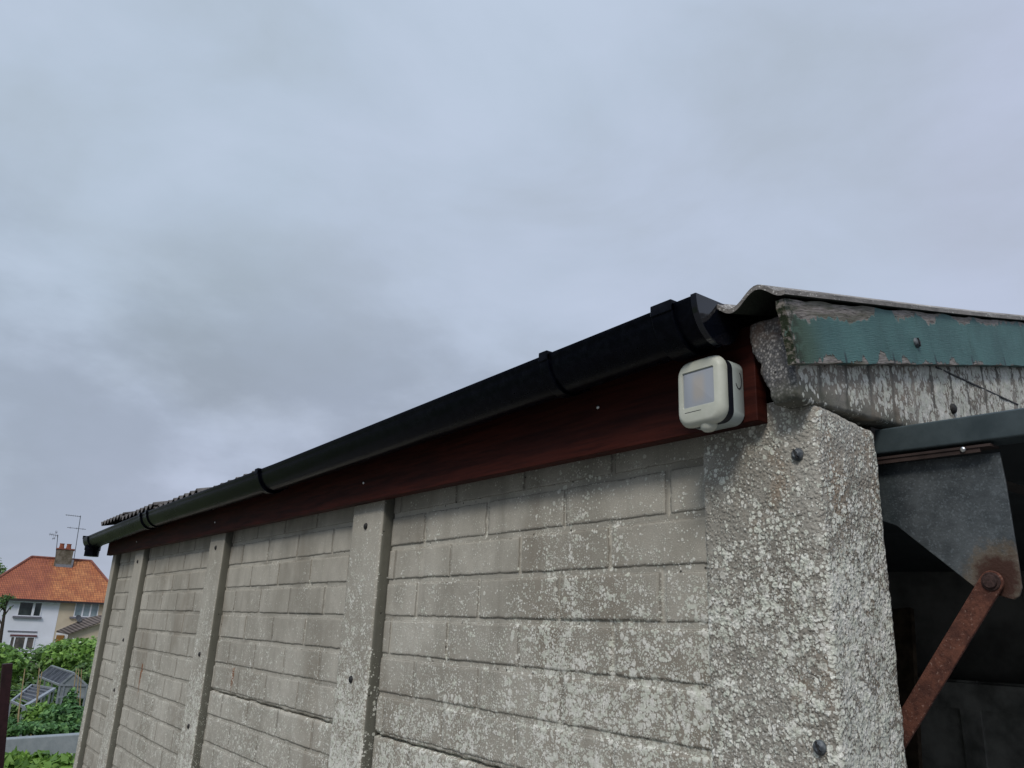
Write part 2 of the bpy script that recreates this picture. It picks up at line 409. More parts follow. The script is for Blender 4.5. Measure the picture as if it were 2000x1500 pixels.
def fascia_mat():
    m = NM('mahogany_stain', .38); v = m.map(m.pos, (1, 1, 14)); g = m.noise(7, 5, .65, v)
    c = m.mix(m.step(g, .3, .7), (.024, .0048, .0034), (.068, .0135, .0080))
    c = m.mix(m.step(m.noise(3, 3), .4, .65, 0, .4), c, (.026, .0075, .006))
    m.col(c); m.b.inputs['Roughness'].default_value = .62; m.b.inputs['Specular IOR Level'].default_value = .15; m.bump(g, .0006); return m.m
M_fascia = fascia_mat()
def gutter_mat():
    m = NM('black_plastic', .24); n_ = m.noise(60, 4, .7); m.col(m.mix(m.step(n_, .4, .7), (.0015, .002, .0045), (.005, .006, .010)))
    m.b.inputs['Specular IOR Level'].default_value = .15; m.b.inputs['IOR'].default_value = 1.38
    m.set(m.b.inputs['Roughness'], m.lin(m.noise(9, 4, .6, m.map(m.pos, (.3, 1, 1))), .3, .7, .16, .34))
    m.bump(m.noise(5, 2, .5, m.map(m.pos, (.6, 1, 1))), .004, .4); return m.m
M_gut = gutter_mat()
M_screw = simple('bright_screw', (.75, .75, .74), .3, 1, .1)
def bolt_mat():
    m = NM('weathered_bolt', .6); c = m.mix(m.step(m.noise(200, 3), .35, .65), (.065, .075, .085), (.16, .175, .185))
    m.col(c); m.b.inputs['Metallic'].default_value = .35; m.bump(m.noise(400, 3), .0004); return m.m
M_bolt = bolt_mat()
M_darkbolt = simple('dark_bolt', (.03, .03, .03), .7, 0, .4, 200)
M_cream = NM('cream_plastic', .42); M_cream.col(M_cream.mix(M_cream.step(M_cream.noise(40, 4, .6), .35, .7), (.545, .565, .475), (.61, .625, .54))); M_cream.bump(M_cream.noise(500, 2), .0001); M_cream = M_cream.m
M_lampback = simple('grey_plastic', (.40, .45, .43), .45, 0, .05)
M_gasket = simple('dark_gasket', (.012, .014, .022), .4, 0, .2)
def lens_mat():
    m = NM('frosted_lens', .22); X, Y, Z = m.xyz()
    kx = m.step(m.math('ABSOLUTE', m.math('SUBTRACT', X, -.632)), .014, .004); kz = m.step(m.math('ABSOLUTE', m.math('SUBTRACT', Z, H+.306)), .026, .008)
    c = m.mix(m.math('MULTIPLY', kx, kz), (.37, .40, .44), (.43, .41, .38)); 
    c = m.mix(m.step(X, -.645, -.655, 0, .5), c, (.29, .32, .36))  # left side darkened in colour to imitate shading of the recessed lens
    m.col(c); m.b.inputs['Coat Weight'].default_value = .5; m.b.inputs['Coat Roughness'].default_value = .08; return m.m
M_lens = lens_mat()
def galv_mat():
    m = NM('galvanised_plate', .5); X, Y, Z = m.xyz()
    sp = m.vor(520, m.warp(.003, 90)); r_ = m.xyz(sp.outputs['Color'])[0]; n_ = m.noise(24, 6, .7)
    c = m.mix(m.step(n_, .3, .7), (.050, .059, .064), (.118, .134, .142))
    c = m.mix(m.math('MULTIPLY', m.step(r_, .75, .95), .3), c, (.22, .26, .28))
    d_ = m.math('SQRT', m.math('ADD', m.math('POWER', m.math('ADD', X, .408), 2), m.math('POWER', m.math('SUBTRACT', Z, H+.082), 2)))
    d_ = m.math('ADD', d_, m.lin(m.noise(60, 4, .65), .3, .7, -.010, .010))
    c = m.mix(m.step(d_, .047, .030, 0, .55), c, (.20, .145, .09))
    c = m.mix(m.step(d_, .033, .018, 0, .95), c, (.065, .030, .022))
    c = m.mix(m.step(X, -.505, -.53, 0, .5), c, (.03, .045, .05))
    m.col(c); m.b.inputs['Metallic'].default_value = .25; m.bump(m.math('ADD', n_, m.noise(300, 2)), .0005); return m.m
M_galv = galv_mat()
def rust_mat():
    m = NM('rusty_steel', .9); n_ = m.noise(70, 5, .7); c = m.mix(m.step(n_, .3, .7), (.060, .024, .018), (.155, .062, .040))
    c = m.mix(m.step(m.noise(330, 2), .62, .72, 0, .7), c, (.30, .19, .15))
    c = m.mix(m.step(m.noise(30, 3), .5, .7, 0, .6), c, (.05, .022, .018))
    m.col(c); m.bump(m.math('ADD', n_, m.noise(300, 3)), .001); return m.m
M_rust = rust_mat()
def channel_mat():
    m = NM('grey_green_steel', .45); n_ = m.noise(25, 4, .6); c = m.mix(m.step(n_, .3, .7), (.035, .050, .055), (.062, .082, .088))
    sc = m.step(m.math('ABSOLUTE', m.math('SUBTRACT', m.noise(5, 2, .5, m.map(m.pos, (1, 1, 2))), .5)), .006, .001)
    c = m.mix(m.math('MULTIPLY', sc, m.step(m.noise(30), .45, .6, 0, .6)), c, (.34, .38, .38))
    m.col(c); m.bump(n_, .0004); return m.m
M_chan = channel_mat()
M_door = simple('dark_door_skin', (.022, .028, .03), .6, 0, .3, 8)
M_timber = simple('dark_interior_timber', (.055, .048, .042), .85, 0, .4, 14, .001)
M_inner = simple('dark_inner_wall', (.18, .18, .17), .9, 0, .35, 6, .001)  # base colour darkened to stand in for the dim interior's shade
M_brown = simple('brown_painted_post', (.028, .010, .012), .55, 0, .3, 30)

# ------------------------------------------------------------------ picture rays, only to place far things where they stand
def ray(px, py):
    r_ = MC.T @ np.array([(px-1000)/F, (py-750)/F, 1]); return Vector(r_)
def at(px, py, D):
    """point at horizontal distance D from the camera"""
    r_ = ray(px, py); h = math.hypot(r_.x, r_.y); return Vector((0, 0, H)) + r_*(D/h)

# ================================================================== the setting
def ground_h(x_, y_):
    t = min(1, max(0, (-x_-10)/14)); return -2.35*t*t*(3-2*t)
mb = MB(); xs = [-600, -300, -150, -90] + [-80+2*i for i in range(46)] + [20, 60, 150, 300, 600]; ys = [-600, -200, -80, -40] + [-30+3*i for i in range(21)] + [60, 120, 300, 600]
for x_ in xs:
    for y_ in ys: mb.v.append((x_, y_, ground_h(x_, y_)))
for i in range(len(xs)-1):
    for j in range(len(ys)-1):
        k = i*len(ys)+j; mb.f.append([k, k+len(ys), k+len(ys)+1, k+1]); mb.m.append(0)
mg = NM('garden_ground', .95); gn = mg.noise(.9, 6, .65)
gc = mg.mix(mg.step(gn, .35, .65), (.045, .060, .022), (.075, .095, .035)); gx = mg.xyz()[0]
gc = mg.mix(mg.step(gx, -7.5, -6.5), gc, mg.mix(mg.noise(30, 5, .7), (.10, .10, .095), (.17, .165, .155))); mg.col(gc); mg.bump(mg.noise(30, 5), .02)
tag(mb.build('ground', mg.m, smooth=180), kind='structure')

# ================================================================== the garage
G = thing('concrete_garage', (-2.5, .9, 0), 'precast concrete garage with brick-patterned panels, ribbed posts and corrugated roof', 'garage')
YP, YF = .85, .8245                              # panel faces, post faces
BASE = H+.094                                    # one mortar line
def joint_z(k): return BASE + (.0715 if k > 0 else .0765)*k
def make_panel(x0, x1, xr, name, detail, seam, label=None, x_anchor=None):
    """height field of brick faces between x0 and x1; xr = right end where the bond starts"""
    g = .0029
    def lines(a_, b_, marks, coarse, fine):
        out_ = [a_, b_]
        for c_ in marks:
            for d_ in (-.0095, -.0065, -.005, -.004, -.003, 0, .003, .004, .005, .0065, .0095):
                if a_ < c_+d_ < b_: out_.append(c_+d_)
        out_ = sorted(set(round(q, 5) for q in out_)); res = [out_[0]]
        for q in out_[1:]:
            n_ = max(1, int(math.ceil((q-res[-1])/coarse)))
            p_ = res[-1]
            for i_ in range(1, n_+1): res.append(p_+(q-p_)*i_/n_)
        return np.array(res)
    zj = [joint_z(k) for k in range(-23, 5)]
    xj = [xr - .1125*k + .003 for k in range(-1, 13)]
    X_ = lines(x0, x1, xj, detail, 0); Z_ = lines(.02, H+.40, zj, detail, 0)
    XX, ZZ = np.meshgrid(X_, Z_)
    row = np.zeros_like(XX, int)
    zja = np.array(zj); row = np.searchsorted(zja, ZZ.ravel()).reshape(ZZ.shape)
    wob = (vn(XX, ZZ, 40)-.5)*.0018 + (vn(XX, ZZ, 260, 5)-.5)*.0016
    dz = np.min(np.abs(ZZ[..., None]+wob[..., None]-zja), axis=-1)
    # vertical joints: every other half brick
    par = row % 2
    xq = (xr-XX)/.225 + .5*par + (vn(row*7.3, row*1.7, 1)-.5)*.10
    nb_ = np.floor(xq+.02); dx = np.minimum(np.abs(xq+.02-nb_), np.abs(1-(xq+.02-nb_)))*.225 + wob
    # vertical joints are shallow and partly filled
    filled = vn(nb_*3.1+row*5.7, row*2.2, 1, 9)
    vd = np.where(filled > .25, 1.15, .5)*(.7+.3*vn(XX, ZZ, 14, 3))*np.clip(1+(ZZ-H+.02)/.10, .45, 1)*1.15
    def groove(d_, hw=.0048, edge=.0014): return 1-np.clip((d_-hw)/edge, 0, 1)
    gz = groove(dz)*(.6+.5*vn(XX, ZZ, 11, 4)); gx_ = groove(dx, .0036)*vd*1.35
    gr = np.maximum(gz, gx_)
    h = -g*np.clip(gr, 0, 1.6)
    tilt = (vn(nb_*1.9, row*2.7, 1, 40)-.5)*.0016
    h = h + tilt*(1-gr) + (vn(XX, ZZ, 35, 8)-.5)*.0012 + (vn(XX, ZZ, 170, 2)-.5)*.0007
    for (k, dep) in seam:                       # open cracks between stacked slabs
        zc = joint_z(k)-.004 + (vn(XX, 0*XX+k, 12)-.5)*.004 + (vn(XX, 0*XX+k, 60)-.5)*.003
        h -= dep*np.exp(-((ZZ-zc)/.0022)**2)
    YY = YP - h
    V = np.stack([XX-G.location.x, YY-G.location.y, ZZ], -1).reshape(-1, 3)
    nx, nz = len(X_), len(Z_)
    idx = np.arange(nx*nz).reshape(nz, nx)
    Fq = np.stack([idx[:-1,:-1], idx[:-1,1:], idx[1:,1:], idx[1:,:-1]], -1).reshape(-1, 4)
    # back and edges so that the panel is a real slab
    nv = len(V); bk = [(x0, .895, .02), (x1, .895, .02), (x1, .895, H+.40), (x0, .895, H+.40)]
    V = np.vstack([V, np.array([(p[0]-G.location.x, p[1]-G.location.y, p[2]) for p in bk])])
    me = bpy.data.meshes.new(name)
    faces = Fq.tolist()
    faces.append([nv, nv+3, nv+2, nv+1])
    faces.append(idx[:, 0].tolist()+[nv+3, nv]); faces.append([nv+1, nv+2]+idx[::-1, -1].tolist())
    faces.append(idx[0, ::-1].tolist()+[nv, nv+1]); faces.append(idx[-1].tolist()+[nv+2, nv+3])
    me.from_pydata(V.tolist(), [], faces); me.materials.append(M_panel)
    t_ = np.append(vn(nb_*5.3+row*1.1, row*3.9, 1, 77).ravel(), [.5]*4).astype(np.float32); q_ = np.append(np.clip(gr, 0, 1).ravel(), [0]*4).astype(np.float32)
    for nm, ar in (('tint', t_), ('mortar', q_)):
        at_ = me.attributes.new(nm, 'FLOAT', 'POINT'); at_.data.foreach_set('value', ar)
    sm = [True]*len(Fq)+[False]*5; me.polygons.foreach_set('use_smooth', sm); me.update()
    o = bpy.data.objects.new(name, me); C.objects.link(o); o.parent = G
    if label: o['label'] = label
    return o
posts = [(-1.749, -1.594), (-2.863, -2.706), (-3.988, -3.835), (-4.497, -4.420)]
bx = [-.655] + [p[1] for p in posts]
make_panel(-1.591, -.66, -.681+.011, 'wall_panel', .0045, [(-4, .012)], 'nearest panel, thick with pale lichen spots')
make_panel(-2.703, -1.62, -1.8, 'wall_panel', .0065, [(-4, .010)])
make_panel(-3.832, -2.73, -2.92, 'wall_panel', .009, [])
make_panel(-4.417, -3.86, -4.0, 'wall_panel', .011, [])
# posts with bolts
def bolt_mesh(name, r_, d_, slot, mat):
    mb = MB(); prof = [(0, d_), (r_*.45, d_*.95), (r_*.8, d_*.65), (r_, d_*.15), (r_, -.001)]
    rings = [[(q*math.cos(2*PI*k/20)+1e-5*math.cos(k), -h, q*math.sin(2*PI*k/20)+1e-5*math.sin(k)) for k in range(20)] for q, h in prof]
    mb.loft(rings, True, False)
    if slot:
        mb.v = [(x_, (y_+.0018 if abs(x_*.9+z_*.35) < r_*.13 else y_), z_) for x_, y_, z_ in mb.v]
        mb.box((-r_*.1, -d_-.0002, -r_*.8), (r_*.1, -d_*.55, r_*.8), 1)
        for i in range(len(mb.v)-8, len(mb.v)):
            x_, y_, z_ = mb.v[i]; c_, s_ = math.cos(.35), math.sin(.35); mb.v[i] = (x_*c_-z_*s_, y_, x_*s_+z_*c_)
    o = mb.build(name, [mat, M_darkbolt], None, 40); me = o.data; bpy.data.objects.remove(o); return me
ME_BIG = bolt_mesh('bolt', .0078, .0048, True, M_bolt)
ME_SMALL = bolt_mesh('bolt', .0078, .0050, False, M_darkbolt)
ME_SCREW = bolt_mesh('screw', .0035, .0022, False, M_screw)
def place(name, me, parent, x_, y_, z_, rz=0):
    o = bpy.data.objects.new(name, me); C.objects.link(o); o.parent = parent
    o.location = Vector((x_, y_, z_))-rootloc(parent); o.rotation_euler = (0, 0, rz); return o
def clouds(name, size):
    t = bpy.data.textures.new(name, 'CLOUDS'); t.noise_scale = size; t.noise_depth = 2; return t
T1, T2 = clouds('coarse_relief', .03), clouds('fine_relief', .007)
def roughen(o, vox, s1, s2, bev=.006, seg=3):
    b = o.modifiers.new('round', 'BEVEL'); b.width = bev; b.segments = seg; b.limit_method = 'ANGLE'
    r_ = o.modifiers.new('grid', 'REMESH'); r_.mode = 'VOXEL'; r_.voxel_size = vox; r_.use_smooth_shade = True
    for t, s_ in ((T1, s1), (T2, s2)):
        d_ = o.modifiers.new('relief', 'DISPLACE'); d_.texture = t; d_.strength = s_; d_.mid_level = .5; d_.texture_coords = 'LOCAL'
bz = {0: (.2173, -.1133, -.44), 1: (.2294, -.1125, -.3298), 2: (.2294, -.1054, -.3094), 3: ()}
for i, (xl, xr) in enumerate(posts):
    mb = MB(); mb.box((xl, YF, 0), (xr, .93, H+.40)); p = mb.build('post', M_post, G)
    roughen(p, .006 if i < 2 else .009, .0018, .001, .004, 2)
    for z_ in bz[i]: place('bolt', ME_SMALL, p, (xl+xr)/2, YF, H+z_)
# corner post: coarse pebbled casting with a sloping top
mb = MB(); xl, xr, yb = -.690, -.515, .962
top = [(xl, YF, .2995), (-.578, YF, .2975), (xr, YF, .2775), (xr, yb, .2665), (xl, yb, .285)]
top = [Vector((p_[0], p_[1], p_[2]+H)) for p_ in top]
n_ = len(top); mb.add([(p_.x, p_.y, 0) for p_ in top]+top, [tuple(range(n_))[::-1], tuple(range(n_, 2*n_))]+[(i, (i+1) % n_, n_+(i+1) % n_, n_+i) for i in range(n_)])
CP = mb.build('corner_post', M_corner, G, label='broad corner post with coarse pebbled face and two slotted bolts'); roughen(CP, .0032, .0042, .0026, .009, 4)
place('bolt', ME_BIG, CP, -.5418, YF-.001, H+.2172); place('bolt', ME_BIG, CP, -.5383, YF-.001, H-.1041, .0)
# far side of the building
mb = MB(); mb.box((-4.45, 3.36, 0), (-.53, 3.41, H+.36)); mb.build('far_side_wall', M_inner, G)
mb = MB(); mb.prism([(.90, 0), (3.36, 0), (3.36, H+.36), (2.08, H+.66), (.90, H+.385)], 'x', -4.49, -4.44); mb.build('rear_wall', M_inner, G)
mb = MB(); mb.prism([(3.20, 0), (3.36, 0), (3.36, H+.28), (3.20, H+.28)], 'x', -.69, -.515); mb.build('corner_post', M_corner, G, label='far corner post of the door opening')
# front gable beam with its projecting rough end
mb = MB()
S_ = .2335
poly = [(.790, .283), (.796, .274), (.815, .2735), (.86, .277), (.93, .2805), (1.02, .2845), (1.25, .289), (2.08, .292), (2.91, .289), (3.37, .283), (3.37, .385), (2.08, .385+1.29*S_-.006), (.86, .398), (.82, .386), (.790, .385)]
poly = [(a_, b_+H) for a_, b_ in poly]
mb.prism(poly, 'x', -.553, -.515)
out_ = [(-.578, .388), (-.5795, .365), (-.577, .347), (-.569, .334), (-.5625, .330), (-.567, .321), (-.561, .305), (-.554, .292), (-.545, .283), (-.530, .278), (-.530, .386)]
mb.prism([(a_, b_+H) for a_, b_ in out_], 'y', .7915, .835)
GB_ = mb.build('gable_beam', [M_lintel, M_agg], G)
bm = bmesh.new(); bm.from_mesh(GB_.data)
for f in bm.faces:
    if f.normal.y < -.5 or (f.normal.x < -.5): f.material_index = 1
# chip the back edge of the projecting end
bm.to_mesh(GB_.data); bm.free()
roughen(GB_, .0035, .004, .0022, .007, 3)
for (y_, z_) in ((1.1835, .3417), (1.62, .40)):
    place('bolt', ME_SMALL, GB_, -.515, y_, H+z_, PI/2)
# added dark bar standing in for the shaded groove of the beam's seam, and the dark strip under it
mb = MB(); mb.box((-.560, .975, H+.262), (-.530, 3.20, H+.278)); mb.build('lintel_strip', M_timber, G)
mb = MB(); mb.bar((-.5150, 1.145, H+.3975), (-.5150, 1.42, H+.3965), .0025, .0022, (0,0,1)); mb.build('seam_line', M_darkbolt, GB_)

# fascia board
mb = MB(); a0 = (-.5800, .8025, .2625, .43); a1 = (-4.532, .8025, .283, .45); n_ = 40; rings = []
for i in range(n_+1):
    t = i/n_; x_ = a0[0]+(a1[0]-a0[0])*t; z0 = H+a0[2]+(a1[2]-a0[2])*t + .0012*math.sin(7*t); z1 = H+a0[3]+(a1[3]-a0[3])*t-.04
    rings.append([(x_, .8025, z0), (x_, .8242, z0), (x_, .8242, z1), (x_, .8025, z1)])
mb.loft(rings, True, True); FA = mb.build('fascia_board', M_fascia, G, bevel=.0015)
for x_, z_ in ((-1.6616, .314), (-.8697, .3376), (-2.765, .3114), (-3.9, .315)): place('screw', ME_SCREW, FA, x_, .8025, H+z_)
# gutter
GP = [(-.598, .411), (-1.5, .400), (-2.14, .3925), (-3.42, .3935), (-4.60, .379), (-4.70, .377)]
def gz(x_):
    for (xa, za), (xb, zb) in zip(GP, GP[1:]):
        if xb <= x_ <= xa: return za+(zb-za)*(x_-xa)/(xb-xa)
    return GP[0][1] if x_ > GP[0][0] else GP[-1][1]
GR, GY, ZS = .0415, .7575, 1.27
def half(x_, r_in, r_out, z_, ext=0, lip=True):
    o_, i_ = [], []
    for k in range(25):
        t = PI + PI*k/24; c_, s_ = math.cos(t), math.sin(t)
        o_.append((x_, GY+r_out*c_, z_+r_out*s_*ZS)); i_.append((x_, GY+r_in*c_, z_+r_in*s_*ZS))
    if lip:
        o_ = [(x_, GY-r_out-.0012, z_+.001), (x_, GY-r_out-.0012, z_-.004)]+o_[1:]
        i_ = [(x_, GY-r_in, z_+.001)]+i_
    return o_ + i_[::-1]
mb = MB(); xs_ = [-.598]+[-.8-.3*i for i in range(13)]+[-4.70]
mb.loft([half(x_, GR-.0022, GR, H+gz(x_)) for x_ in xs_], True, True)
GU = mb.build('gutter', M_gut, G, 35, label='glossy black plastic gutter along the eave')
def strap(x_, wd, name, out_=.004, clip=True):
    mb = MB(); mb.loft([half(q, GR+.0004, GR+out_, H+gz(x_)+.0015, lip=False) for q in (x_-wd/2, x_+wd/2)], True, True)
    if clip:
        z_ = H+gz(x_)
        mb.box((x_-wd/2, GY-GR-out_-.001, z_-.010), (x_+wd/2, GY-GR+.006, z_+.0055))
        mb.box((x_-wd/2, GY+GR-.008, z_-.006), (x_+wd/2, GY+GR+out_+.001, z_+.006))
    mb.box((x_-wd*.45, .7900, H+gz(x_)-.040), (x_+wd*.45, .8015, H+gz(x_)-.002))
    return mb.build(name, M_gut, GU, 40, bevel=.0012)
strap(-.652, .036, 'union_bracket', .0062); strap(-.896, .020, 'bracket', .0048); strap(-2.14, .024, 'bracket', .006)
strap(-3.395, .022, 'bracket', .005); strap(-3.50, .028, 'union_bracket', .0055)
# moulded stop end at the near end: a dished half disc inside a rim
mb = MB(); z_ = H+gz(-.6)
def hd(x_, r_): return [(x_, GY+r_*math.cos(PI+PI*k/28), z_+.0015+ZS*r_*math.sin(PI+PI*k/28)) for k in range(29)]
mb.loft([hd(-.604, GR+.0042), hd(-.5965, GR+.0042), hd(-.5955, GR+.0034)], True, True)
mg_ = NM('polished_black_plastic', .07); mg_.col((.004, .005, .009)); mg_.b.inputs['Specular IOR Level'].default_value = .75; mg_.bump(mg_.noise(18, 2), .002, .5)
mb.build('stop_end', mg_.m, GU, 20)
# running outlet at the far end
mb = MB(); x_ = -4.695; z_ = H+.378
mb.loft([half(q, GR-.001, GR+.005, z_+.001, lip=False) for q in (-4.62, -4.745)], True, True)
mb.box((-4.750, GY-GR-.006, z_-.006), (-4.735, GY+GR+.005, z_+.010))
mb.prism([(GY+(GR+.004)*math.cos(PI+PI*k/16), z_+ZS*(GR+.004)*math.sin(PI+PI*k/16)) for k in range(17)], 'x', -4.748, -4.742)
pr = [(.0385, -.040), (.0385, -.064), (.035, -.066), (.035, -.096)]
mb.loft([[(-4.685+q*math.cos(2*PI*k/24), GY+q*math.sin(2*PI*k/24), z_+h) for k in range(24)] for q, h in pr], True, True)
mb.build('outlet', M_gut, GU, 40, bevel=.001)

# roof sheets: 3 inch corrugation
LAM, AMP, TH = .0735, .0095, .0062
def eave_z(x_):
    if x_ > -2.3: return .3975
    return .3975 + (-2.3-x_)*.0210
edges = [-.497, -1.08, -1.68, -2.28, -2.885, -3.49, -4.09, -4.575]
for side in (0, 1):
    for i in range(len(edges)-1):
        xr, xl = edges[i]+(.03 if i else 0), edges[i+1]
        n_ = int((xr-xl)/LAM*14); ph = 2*PI*(-.5365)/LAM
        z0 = eave_z((xr+xl)/2); rise = .0045
        mb = MB(); rings = []
        y0, y1 = (.755+.004*((i*37) % 5-2)/2, 2.085) if side == 0 else (3.42, 2.075)
        if i == 0 and side == 0: y0 = .752
        ny = 14
        for j in range(ny+1):
            y_ = y0+(y1-y0)*j/ny; dist = y_-.755 if side == 0 else 3.405-y_
            tp, bt = [], []
            for k in range(n_+1):
                x_ = xr+(xl-xr)*k/n_
                c_ = math.cos(2*PI*x_/LAM-ph)*AMP
                z_ = H + z0 + dist*.2335 + c_ + rise*(x_-xl)/(xr-xl) + .0015*math.sin(5*y_+x_*3)
                tp.append((x_, y_, z_+TH/2)); bt.append((x_, y_, z_-TH/2))
            rings.append(tp+bt[::-1])
        mb.loft(rings, True, True)
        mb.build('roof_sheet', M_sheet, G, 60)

# bargeboards
def barge(y0, z0, slope, ln, flip, nm, label):
    mb = MB(); ca, sa = math.cos(slope), math.sin(slope); n_, m_ = 90, 8; hgt = .0768
    th = .0115; rows = []
    for i in range(n_+1):
        for j in range(m_+1):
            s_, t_ = ln*i/n_, hgt*j/m_
            ja = 0 if 0 < j < m_ else (vn(np.array([s_]), np.array([j*1.]), 45)[0]-.5)*.0035*(1 if j else .8)
            jb = (vn(np.array([t_]), np.array([3.]), 90)[0]-.5)*.004 if i == 0 else 0
            y_ = y0+((s_+jb)*ca-(t_+ja)*sa)*flip; z_ = z0+(s_+jb)*sa+(t_+ja)*ca
            mb.v.append((-.502, y_, z_)); mb.uv[len(mb.v)-1] = (s_, t_)
    o_ = len(mb.v)
    for i in range(n_+1):
        for j in range(m_+1):
            a_ = mb.v[i*(m_+1)+j]; mb.v.append((-.502-th, a_[1], a_[2])); mb.uv[len(mb.v)-1] = mb.uv[i*(m_+1)+j]
    W = m_+1
    for i in range(n_):
        for j in range(m_):
            k = i*W+j; mb.f += [[k, k+W, k+W+1, k+1], [k+o_, k+1+o_, k+W+1+o_, k+W+o_]]; mb.m += [0, 0]
        for j in (0, m_):
            k = i*W+j; mb.f.append([k, k+o_, k+W+o_, k+W]); mb.m.append(0)
    for j in range(m_):
        for i in (0, n_):
            k = i*W+j; mb.f.append([k, k+1, k+1+o_, k+o_]); mb.m.append(0)
    return mb.build(nm, M_barge, G, 40, label)
al = math.atan(.2335)
BG = barge(.774, H+.3118, al, 1.34, 1, 'bargeboard', 'green bargeboard with flaking paint')
barge(3.39, H+.3118, al, 1.36, -1, 'bargeboard', 'bargeboard of the far roof slope')
place('bolt', ME_BIG, BG, -.502, 1.0676, H+.4119, PI/2)

# up-and-over door, open above the entrance, with its hardware
DP = [(-1.75, .300), (.18, .259)]
def dz_(x_): return H+.2757+(x_+.528)*(-.0257)
mb = MB(); mb.add([(-1.75, .985, dz_(-1.75)), (.18, .985, dz_(.18)), (.18, .985, dz_(.18)-.0335), (-1.75, .985, dz_(-1.75)-.0335),
                   (-1.75, 1.022, dz_(-1.75)), (.18, 1.022, dz_(.18)), (.18, 1.022, dz_(.18)-.0335), (-1.75, 1.022, dz_(-1.75)-.0335)],
                  [(0,1,2,3),(7,6,5,4),(0,4,5,1),(3,2,6,7),(0,3,7,4),(1,5,6,2)])
DO = mb.build('garage_door', M_chan, G, bevel=.003, label='open up-and-over door, seen edge on under the gable')
mb = MB(); mb.add([(-1.75, 1.0225, dz_(-1.75)-.004), (.18, 1.0225, dz_(.18)-.004), (.18, 3.15, dz_(.18)-.004), (-1.75, 3.15, dz_(-1.75)-.004),
                   (-1.75, 1.0225, dz_(-1.75)-.012), (.18, 1.0225, dz_(.18)-.012), (.18, 3.15, dz_(.18)-.012), (-1.75, 3.15, dz_(-1.75)-.012)],
                  [(3,2,1,0),(4,5,6,7),(0,1,5,4),(2,3,7,6),(0,4,7,3),(1,2,6,5)])
mb.build('door_skin', M_door, DO)
mb = MB(); mb.bar((-.62, .996, dz_(-.62)-.0395), (-.392, .996, dz_(-.392)-.0385), .022, .003); mb.bar((-.62, .988, dz_(-.62)-.0440), (-.405, .988, dz_(-.405)-.0425), .003, .006)
mb.build('hinge_angle', simple('brown_steel', (.045, .030, .026), .7, .1, .3, 30), DO)
place('bolt', ME_SCREW, DO, -.4235, .9855, H+.2325)
PL = [(-.60, .2345), (-.3896, .2270), (-.3876, .190), (-.3866, .105), (-.3868, .072), (-.3905, .0625), (-.397, .0585), (-.404, .0605), (-.4365, .0725), (-.5215, .150), (-.545, .160), (-.60, .162)]
mb = MB(); mb.prism([(a_, b_+H) for a_, b_ in PL], 'y', 1.000, 1.0035)
PLT = mb.build('pivot_plate', M_galv, DO, bevel=.001, label='galvanised plate, rusty at its lower tip')
mb = MB(); p, q = Vector((-.4145, .994, H+.078)), Vector((-.580, .994, H-.152)); d_ = (q-p).normalized(); sd_ = Vector((-d_.z, 0, d_.x)); wd = .0125
prof = [p+sd_*wd]; prof += [p+sd_*wd*math.cos(t)-d_*wd*math.sin(t) for t in [PI*k/10 for k in range(1, 10)]]; prof += [p-sd_*wd, q-sd_*wd, q+sd_*wd]
mb.prism([(v.x, v.z) for v in prof], 'y', .9915, .9965); ARM = mb.build('pivot_arm', M_rust, DO, bevel=.0012, label='rusty steel lifting arm')
mb = MB()
for r_, y_ in ((.0105, .9900), (.0075, .9870)):
    mb.loft([[(p.x+q_*math.cos(2*PI*k/20), yy, p.z+q_*math.sin(2*PI*k/20)) for k in range(20)] for q_, yy in ((r_, .992), (r_, y_+.0006), (r_-.0006, y_))], True, True)
mb.build('pivot_bolt', simple('rusty_bolt', (.055, .032, .028), .7, .2, .4, 300, .0005), ARM, 40)

# things inside the garage
def loose(name, build, mat, label, cat, bevel=0):
    mb = MB(); build(mb); o = mb.build(name, mat, None, bevel=bevel)
    c_ = sum((Vector(v.co) for v in o.data.vertices), Vector())/len(o.data.vertices); z0 = min(v.co.z for v in o.data.vertices); c_.z = z0
    o.data.transform(Matrix.Translation(-c_)); o.location = c_; return tag(o, label, cat)
def panel_door(mb):
    mb.box((-2.0, 3.25, .03), (-1.1, 3.29, H-.10)); 
    for x_ in (-1.98, -1.5, -1.14): mb.box((x_-.02, 3.235, .03), (x_+.05, 3.2495, H-.10))
    for z_ in (.15, .9, H-.2): mb.box((-2.0, 3.228, z_), (-1.1, 3.2345, z_+.09))
M_dusty = simple('dusty_board', (.26, .265, .25), .85, 0, .45, 9, .001)
loose('old_door', panel_door, M_dusty, 'old panelled board standing against the inner wall beyond the lifting arm', 'old door')
def planks(mb):
    for i, (x_, l_) in enumerate(((-1.62, 1.9), (-1.80, 1.7), (-2.1, 1.85))):
        mb.bar((x_, 2.75+.05*i, .02), (x_-.12, 3.2, l_-.25), .10, .025, (0,1,0))
for i, (x_, l_, lb) in enumerate(((-1.52, 1.75, 'dark plank leaning inside the garage, nearest the doorway'), (-1.86, 1.55, 'short dark plank leaning inside the garage behind the nearer one'))):
    loose('timber_plank', lambda mb: mb.bar((x_, 2.7+.07*i, .02), (x_-.14, 3.15, l_), .09, .025, (0,1,0)), simple('old_plank', (.07, .052, .035), .85, 0, .5, 22), lb, 'plank')
